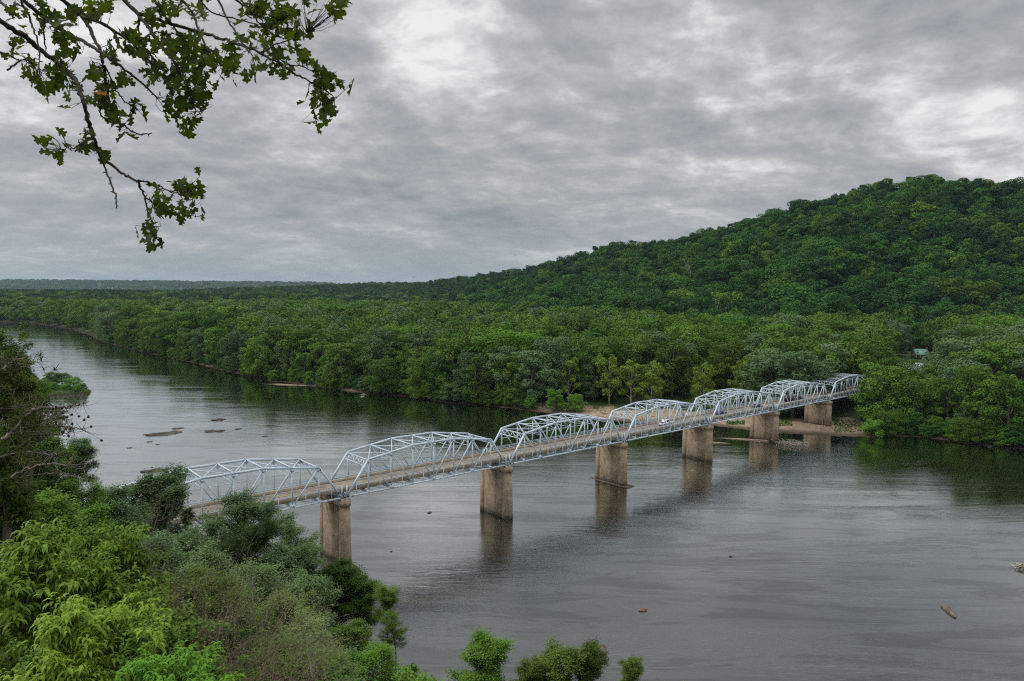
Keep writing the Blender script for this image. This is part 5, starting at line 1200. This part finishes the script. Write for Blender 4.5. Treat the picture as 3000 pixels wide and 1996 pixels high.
for pts, r_, Y in cone_branches:
    P3 = np.array([px3(zz(c), Y+0.25*math.sin(i*1.3)) for i, c in enumerate(pts)])-O_
    tt = np.linspace(0, len(P3)-1, len(P3)*4); P4 = np.stack([np.interp(tt, np.arange(len(P3)), P3[:, k]) for k in range(3)], -1)+rg.normal(size=(len(tt), 3))*0.012
    mb.tube(P4, np.linspace(r_, r_*0.3, len(P4)), 6)
    for i in range(2, len(P4)):
        for _ in range(2):
            d = unit(np.gradient(P4, axis=0)[i]+rg.normal(size=3)*0.9+np.array([0, 0, .35])); L = rg.uniform(.12, .42)
            mb.tube([P4[i], P4[i]+d*L*.5+rg.normal(size=3)*.015, P4[i]+d*L], [.006, .004, .002], 3); tw.append((P4[i]+d*L, d))
            if len(cones) < 64 and rg.random() < 0.20: cones.append(P4[i]+d*L)
mb.build('branches', M['bark_grey'], pe)
cmesh = MB(); prof = [(0.0, -.035), (.018, -.028), (.027, -.008), (.022, .018), (.008, .034)]
for (ra, za), (rb, zb_) in zip(prof[:-1], prof[1:]):
    cmesh.prism([(ra*math.cos(a)+1e-4, ra*math.sin(a)) for a in np.linspace(0, 6.283, 8, endpoint=False)], za, zb_, [(rb*math.cos(a)*1.12, rb*math.sin(a)*1.12) for a in np.linspace(0, 6.283, 8, endpoint=False)])
cm = cmesh.mesh('cone_mesh', M['cone'])
for c in cones: o = link('cone', cm, pe, tuple(c)); o.rotation_euler = (rg.uniform(-1, 1), rg.uniform(-1, 1), rg.uniform(0, 6)); o.scale = (.8, .8, .8)
tips2 = [t_ for t_ in tw if rg.random() < 0.55 and t_[0][0] < px3((120, 1200), 12)[0]-O_[0]]
V, Fc = needles(tips2, 14, 0.14, 5); link('needles', npmesh('needles', V, Fc, M['needle']), pe)

# ------------------------------------------------------------------ overhanging oak, trunk outside the picture at left
KO = 2.0905
OB = [([(-160, 40), (0, 130), (150, 220), (250, 310), (370, 400), (450, 470), (490, 540), (510, 620), (540, 740), (575, 840), (600, 930), (665, 1000), (760, 1070), (850, 1115)], 17, 7, 4.6),
 ([(850, 1115), (880, 1200), (920, 1320), (945, 1400), (960, 1460)], 7, 3, 4.5), ([(850, 1105), (930, 1120), (1000, 1150), (1060, 1180), (1140, 1187)], 6, 2.5, 4.55),
 ([(590, 920), (640, 1020), (680, 1130), (710, 1200), (712, 1275)], 7, 4, 4.4), ([(895, 1215), (960, 1260), (1030, 1290), (1100, 1310), (1200, 1330)], 5, 2, 4.45), ([(1060, 1182), (1050, 1215), (1025, 1230)], 3, 2, 4.5),
 ([(575, 830), (520, 860), (490, 900), (460, 930)], 7, 4, 4.6), ([(520, 865), (450, 910), (370, 915)], 4, 2, 4.6), ([(575, 825), (530, 820), (485, 825)], 3, 2, 4.6),
 ([(140, 0), (270, 110), (400, 200), (520, 260), (620, 320), (700, 380), (800, 455), (880, 520), (960, 600)], 13, 5, 4.9), ([(370, -10), (450, 60), (510, 110), (560, 200), (610, 300), (630, 400), (650, 520), (670, 640), (720, 740), (800, 800), (860, 828), (930, 815)], 13, 3, 5.0),
 ([(500, 100), (640, 150), (760, 230), (850, 300), (920, 380), (980, 460), (1040, 510), (1095, 550)], 10, 4, 5.1), ([(750, -10), (850, 90), (920, 180), (1000, 300), (1070, 380), (1100, 450), (1150, 520)], 14, 4, 5.2),
 ([(850, 85), (1000, 130), (1150, 180), (1300, 220), (1430, 260), (1560, 310), (1700, 380), (1800, 450), (1900, 500), (2000, 560), (2060, 600)], 12, 3, 5.3), ([(1740, 400), (1850, 405), (1950, 450), (2040, 530)], 4, 2, 5.3),
 ([(1110, -10), (1180, 90), (1220, 200), (1280, 320), (1350, 400), (1460, 455)], 8, 4, 5.0), ([(1330, -10), (1400, 130), (1470, 250), (1550, 350)], 8, 3, 4.8), ([(1215, -10), (1290, 80), (1450, 120), (1580, 150)], 6, 3, 5.5),
 ([(120, -10), (180, 110), (220, 220), (245, 350), (240, 420)], 7, 3, 4.7), ([(850, 100), (850, 200), (880, 300), (930, 420), (980, 500)], 7, 3, 5.2), ([(1430, -10), (1530, 70), (1600, 160), (1700, 230), (1800, 240)], 6, 3, 5.4),
 ([(270, 110), (270, 250), (280, 310)], 5, 3, 4.9), ([(0, 320), (120, 370), (240, 365)], 5, 3, 4.7), ([(45, 430), (120, 375)], 5, 5, 4.7), ([(650, 560), (610, 640), (615, 705), (660, 745), (730, 760)], 5, 3, 4.9), ([(640, 400), (700, 540), (760, 620), (840, 670)], 5, 3, 5.0),
 ([(950, 20), (1060, 160), (1160, 300), (1230, 420)], 6, 3, 5.3), ([(870, 240), (940, 190), (1040, 210), (1120, 215)], 5, 3, 5.2), ([(1600, 320), (1700, 270), (1800, 235), (1880, 200)], 5, 2, 5.4), ([(1150, 520), (1170, 600), (1200, 680), (1230, 700)], 5, 2, 5.2), ([(-20, -5), (60, 60), (130, 110)], 9, 5, 4.7)]
OC = [(50, 340, 40, 4), (110, 100, 70, 10), (110, 270, 60, 8), (170, 410, 70, 9), (250, 40, 60, 9), (260, 490, 70, 12), (330, 150, 70, 13), (360, 230, 60, 12), (420, 310, 70, 12), (430, 100, 60, 12), (380, 430, 60, 10), (330, 520, 60, 6), (450, 550, 50, 6), (430, 640, 40, 3),
 (580, 60, 80, 15), (650, 50, 50, 6), (560, 450, 60, 9), (640, 540, 60, 12), (600, 620, 60, 9), (680, 650, 60, 9), (720, 720, 70, 11), (820, 680, 50, 6), (750, 800, 40, 3), (700, 300, 80, 12), (780, 220, 60, 10), (760, 480, 50, 6), (900, 330, 80, 15), (940, 60, 80, 11), (1000, 110, 60, 9),
 (960, 420, 80, 14), (1020, 250, 80, 14), (1080, 50, 80, 11), (1100, 350, 90, 17), (1150, 250, 80, 15), (1200, 400, 90, 19), (1120, 480, 90, 19), (1060, 540, 70, 11), (1200, 560, 80, 14), (1120, 630, 80, 14), (1150, 700, 80, 13), (1230, 640, 60, 9), (1030, 640, 40, 4), (1230, 60, 60, 9), (1250, 480, 60, 10),
 (1300, 380, 80, 12), (1400, 320, 80, 12), (1400, 420, 70, 9), (1450, 360, 40, 4), (1560, 280, 60, 6), (1600, 380, 60, 6), (1550, 440, 40, 4), (1700, 330, 60, 7), (1720, 430, 70, 9), (1600, 60, 80, 12), (1540, 50, 60, 6), (1660, 150, 90, 15), (1720, 50, 90, 19), (1800, 100, 60, 10), (1690, 230, 60, 9),
 (1790, 200, 50, 6), (1890, 200, 40, 4), (1820, 300, 40, 3), (1850, 350, 50, 5), (1900, 20, 50, 6), (2040, 60, 60, 10), (2090, 20, 50, 7), (1930, 430, 60, 8), (2000, 470, 60, 9), (2060, 520, 50, 5), (1950, 530, 50, 7), (1930, 600, 60, 9), (2030, 600, 60, 9), (1960, 690, 70, 12), (2030, 680, 30, 3),
 (320, 860, 55, 7), (350, 945, 45, 5), (440, 880, 30, 2), (510, 910, 40, 4), (550, 800, 30, 3), (550, 870, 30, 2), (640, 930, 25, 1), (640, 990, 30, 2), (1080, 1130, 40, 5), (1140, 1120, 60, 8), (1190, 1170, 50, 6), (1160, 1220, 40, 4), (980, 1180, 50, 6), (960, 1240, 50, 6), (1000, 1280, 50, 5),
 (1100, 1290, 60, 6), (1180, 1310, 50, 6), (1080, 1340, 40, 3), (905, 1370, 30, 3), (900, 1420, 45, 6), (960, 1430, 40, 5), (930, 1490, 50, 6)]
M['bark_dark'] = simple('bark_dark', (0.045, 0.035, 0.026), 0.95, var=0.4, scale=20, bump=0.004)
oak = empty('overhanging_oak', (-6.5, 3.2, hgt(-6.5, 3.2))); tag(oak, 'oak tree with dark lobed leaves whose boughs hang into the sky from the left', 'oak tree')
O_ = np.array(oak.location); rg = np.random.default_rng(61); nodes = []
mb = MB()
top0 = np.array([-6.0, 3.6, EYE[2]+3.2])
mb.tube([(0, 0, -0.5), (0.1, 0.1, 2.2), (0.3, 0.2, 4.2), (0.7, .4, 6.2), (1.2, .9, 8.0)], [.24, .2, .17, .13, .08], 10); mb.build('trunk', M['bark_dark'], oak)
for pts, w0, w1, Y in OB:
    P3 = []
    for i, c in enumerate(pts):
        P3.append(px3((c[0]/KO, c[1]/KO), Y+0.22*math.sin(i*0.9+w0))-O_)
    P3 = np.array(P3); tt = np.linspace(0, len(P3)-1, (len(P3)-1)*6+1); P4 = np.stack([np.interp(tt, np.arange(len(P3)), P3[:, k]) for k in range(3)], -1)
    P4[1:-1] = (P4[:-2]+P4[1:-1]*2+P4[2:])/4; P4[1:-1] += rg.normal(size=(len(P4)-2, 3))*0.0035
    kk = Y/(2000*KO)*0.5*1.9
    mb = MB(); rr_ = np.linspace(w0, w1, len(P4))*kk*rg.uniform(0.9, 1.2, len(P4))
    if pts[0][1] <= 0 or pts[0][0] < 0:   # carry the bough on to the crown above and outside the picture
        a = P4[0]; b = np.array([1.2, .9, 8.0]); mid_ = (a+b)/2+np.array([0, 0, .35]); mb.tube([b, mid_, a], [max(w0*kk*1.6, .03), w0*kk*1.25, w0*kk], 7)
    mb.tube(P4, rr_, 7)
    for i in range(2, len(P4)-1, 2):      # bud knobs
        d = unit(rg.normal(size=3)); mb.tube([P4[i], P4[i]+d*(rr_[i]+0.006), P4[i]+d*(rr_[i]+0.014)], [.004, .003, .0015], 4)
    nodes += [p for p in P4]
    mb.build('bough', M['bark_dark'], oak)
nodes = np.array(nodes)
# a lobed oak leaf, slightly folded and curled
half = [(0.0, 0.0), (0.05, 0.10), (0.17, 0.16), (0.13, 0.26), (0.10, 0.32), (0.27, 0.40), (0.40, 0.47), (0.34, 0.57), (0.16, 0.58), (0.20, 0.68), (0.36, 0.80), (0.25, 0.88), (0.12, 0.86), (0.06, 0.97)]
def oak_leaf(base, d, nrm, L, rg):
    s = unit(np.cross(d, nrm)); nrm = np.cross(s, d); curl = rg.uniform(-.5, .5); fold = rg.uniform(0.05, .45); W_ = rg.uniform(.55, .95)
    def pt(x, y): return base+d*(y*L)+s*(x*L*W_)+nrm*(abs(x)*fold*L+curl*L*(y-0.3)**2*0.8)
    ys = [h_[1] for h_ in half]; V = [pt(0, y) for y in ys]; V += [pt(h_[0]*rg.uniform(.85, 1.15), h_[1]) for h_ in half[1:]]; V += [pt(-h_[0]*rg.uniform(.85, 1.15), h_[1]) for h_ in half[1:]]
    n = len(half); Fc = []
    R_i = lambda i: i if i == 0 else n-1+i
    L_i = lambda i: i if i == 0 else 2*n-2+i
    for i in range(n-1):
        if i == 0: Fc += [[0, R_i(1), 1], [0, 1, L_i(1)]]
        else: Fc += [[i, R_i(i), R_i(i+1), i+1], [i, i+1, L_i(i+1), L_i(i)]]
    return V, Fc
mb = MB(); tw = MB(); k = 0
for cx, cy, cr_, n in OC:
    for _ in range(int(n*1.15+0.5)):
        c = np.array([cx, cy])+rg.normal(size=2)*cr_*0.55; ray_ = ray(c[0]/KO, c[1]/KO)
        # nearest bough point as seen along this direction
        q_ = nodes+O_-EYE; pr_ = q_/q_[:, 1:2]*ray_[1]; j = np.argmin(np.linalg.norm(pr_-ray_, axis=1)); Yj = (nodes[j]+O_)[1]+rg.normal()*0.16
        b = atY(c[0]/KO, c[1]/KO, Yj)-O_; d0 = b-nodes[j]; d = unit(unit(d0)*0.7+rg.normal(size=3)*0.6+np.array([0, 0, -.35])); L = rg.uniform(.07, .135)*Yj/5.0*1.05
        st = b-d*L*0.5
        tw.tube([nodes[j], (nodes[j]+st)/2+rg.normal(size=3)*.012, st], [.0028, .002, .0014], 3, cap=False)
        V, Fc = oak_leaf(st, d, unit(rg.normal(size=3)+np.array([0, -.6, .5])), L, rg); mb.add(V, Fc); k += 1
mb.build('leaves', M['leaf_oak'], oak); tw.build('twigs', M['bark_dark'], oak); print('oak leaves', k)
c = (590/KO, 570/KO); b = atY(c[0], c[1], 4.55)-O_; mb = MB(); V, Fc = oak_leaf(b-np.array([.03, 0, 0]), unit(np.array([1, .1, .05])), unit(np.array([0, -.8, .5])), .1, rg); mb.add(V, Fc); o = mb.build('dead_leaf', M['leaf_rust'], oak); o['label'] = 'single rusty orange leaf'

# ------------------------------------------------------------------ the air over the valley
HZ = 0.000030
m, t, out = newmat('valley_haze'); pv = t.n('ShaderNodeVolumePrincipled'); pv.inputs['Color'].default_value = (0.62, 0.82, 1.0, 1); pv.inputs['Density'].default_value = HZ; pv.inputs['Anisotropy'].default_value = 0.0
t.l(pv.outputs[0], out.inputs['Volume'])
mb = MB(); mb.box((0, 0, 175), (100000, 100000, 370)); hz_ = mb.build('haze', m); tag(hz_, kind='stuff')
for p_ in range(0): pass
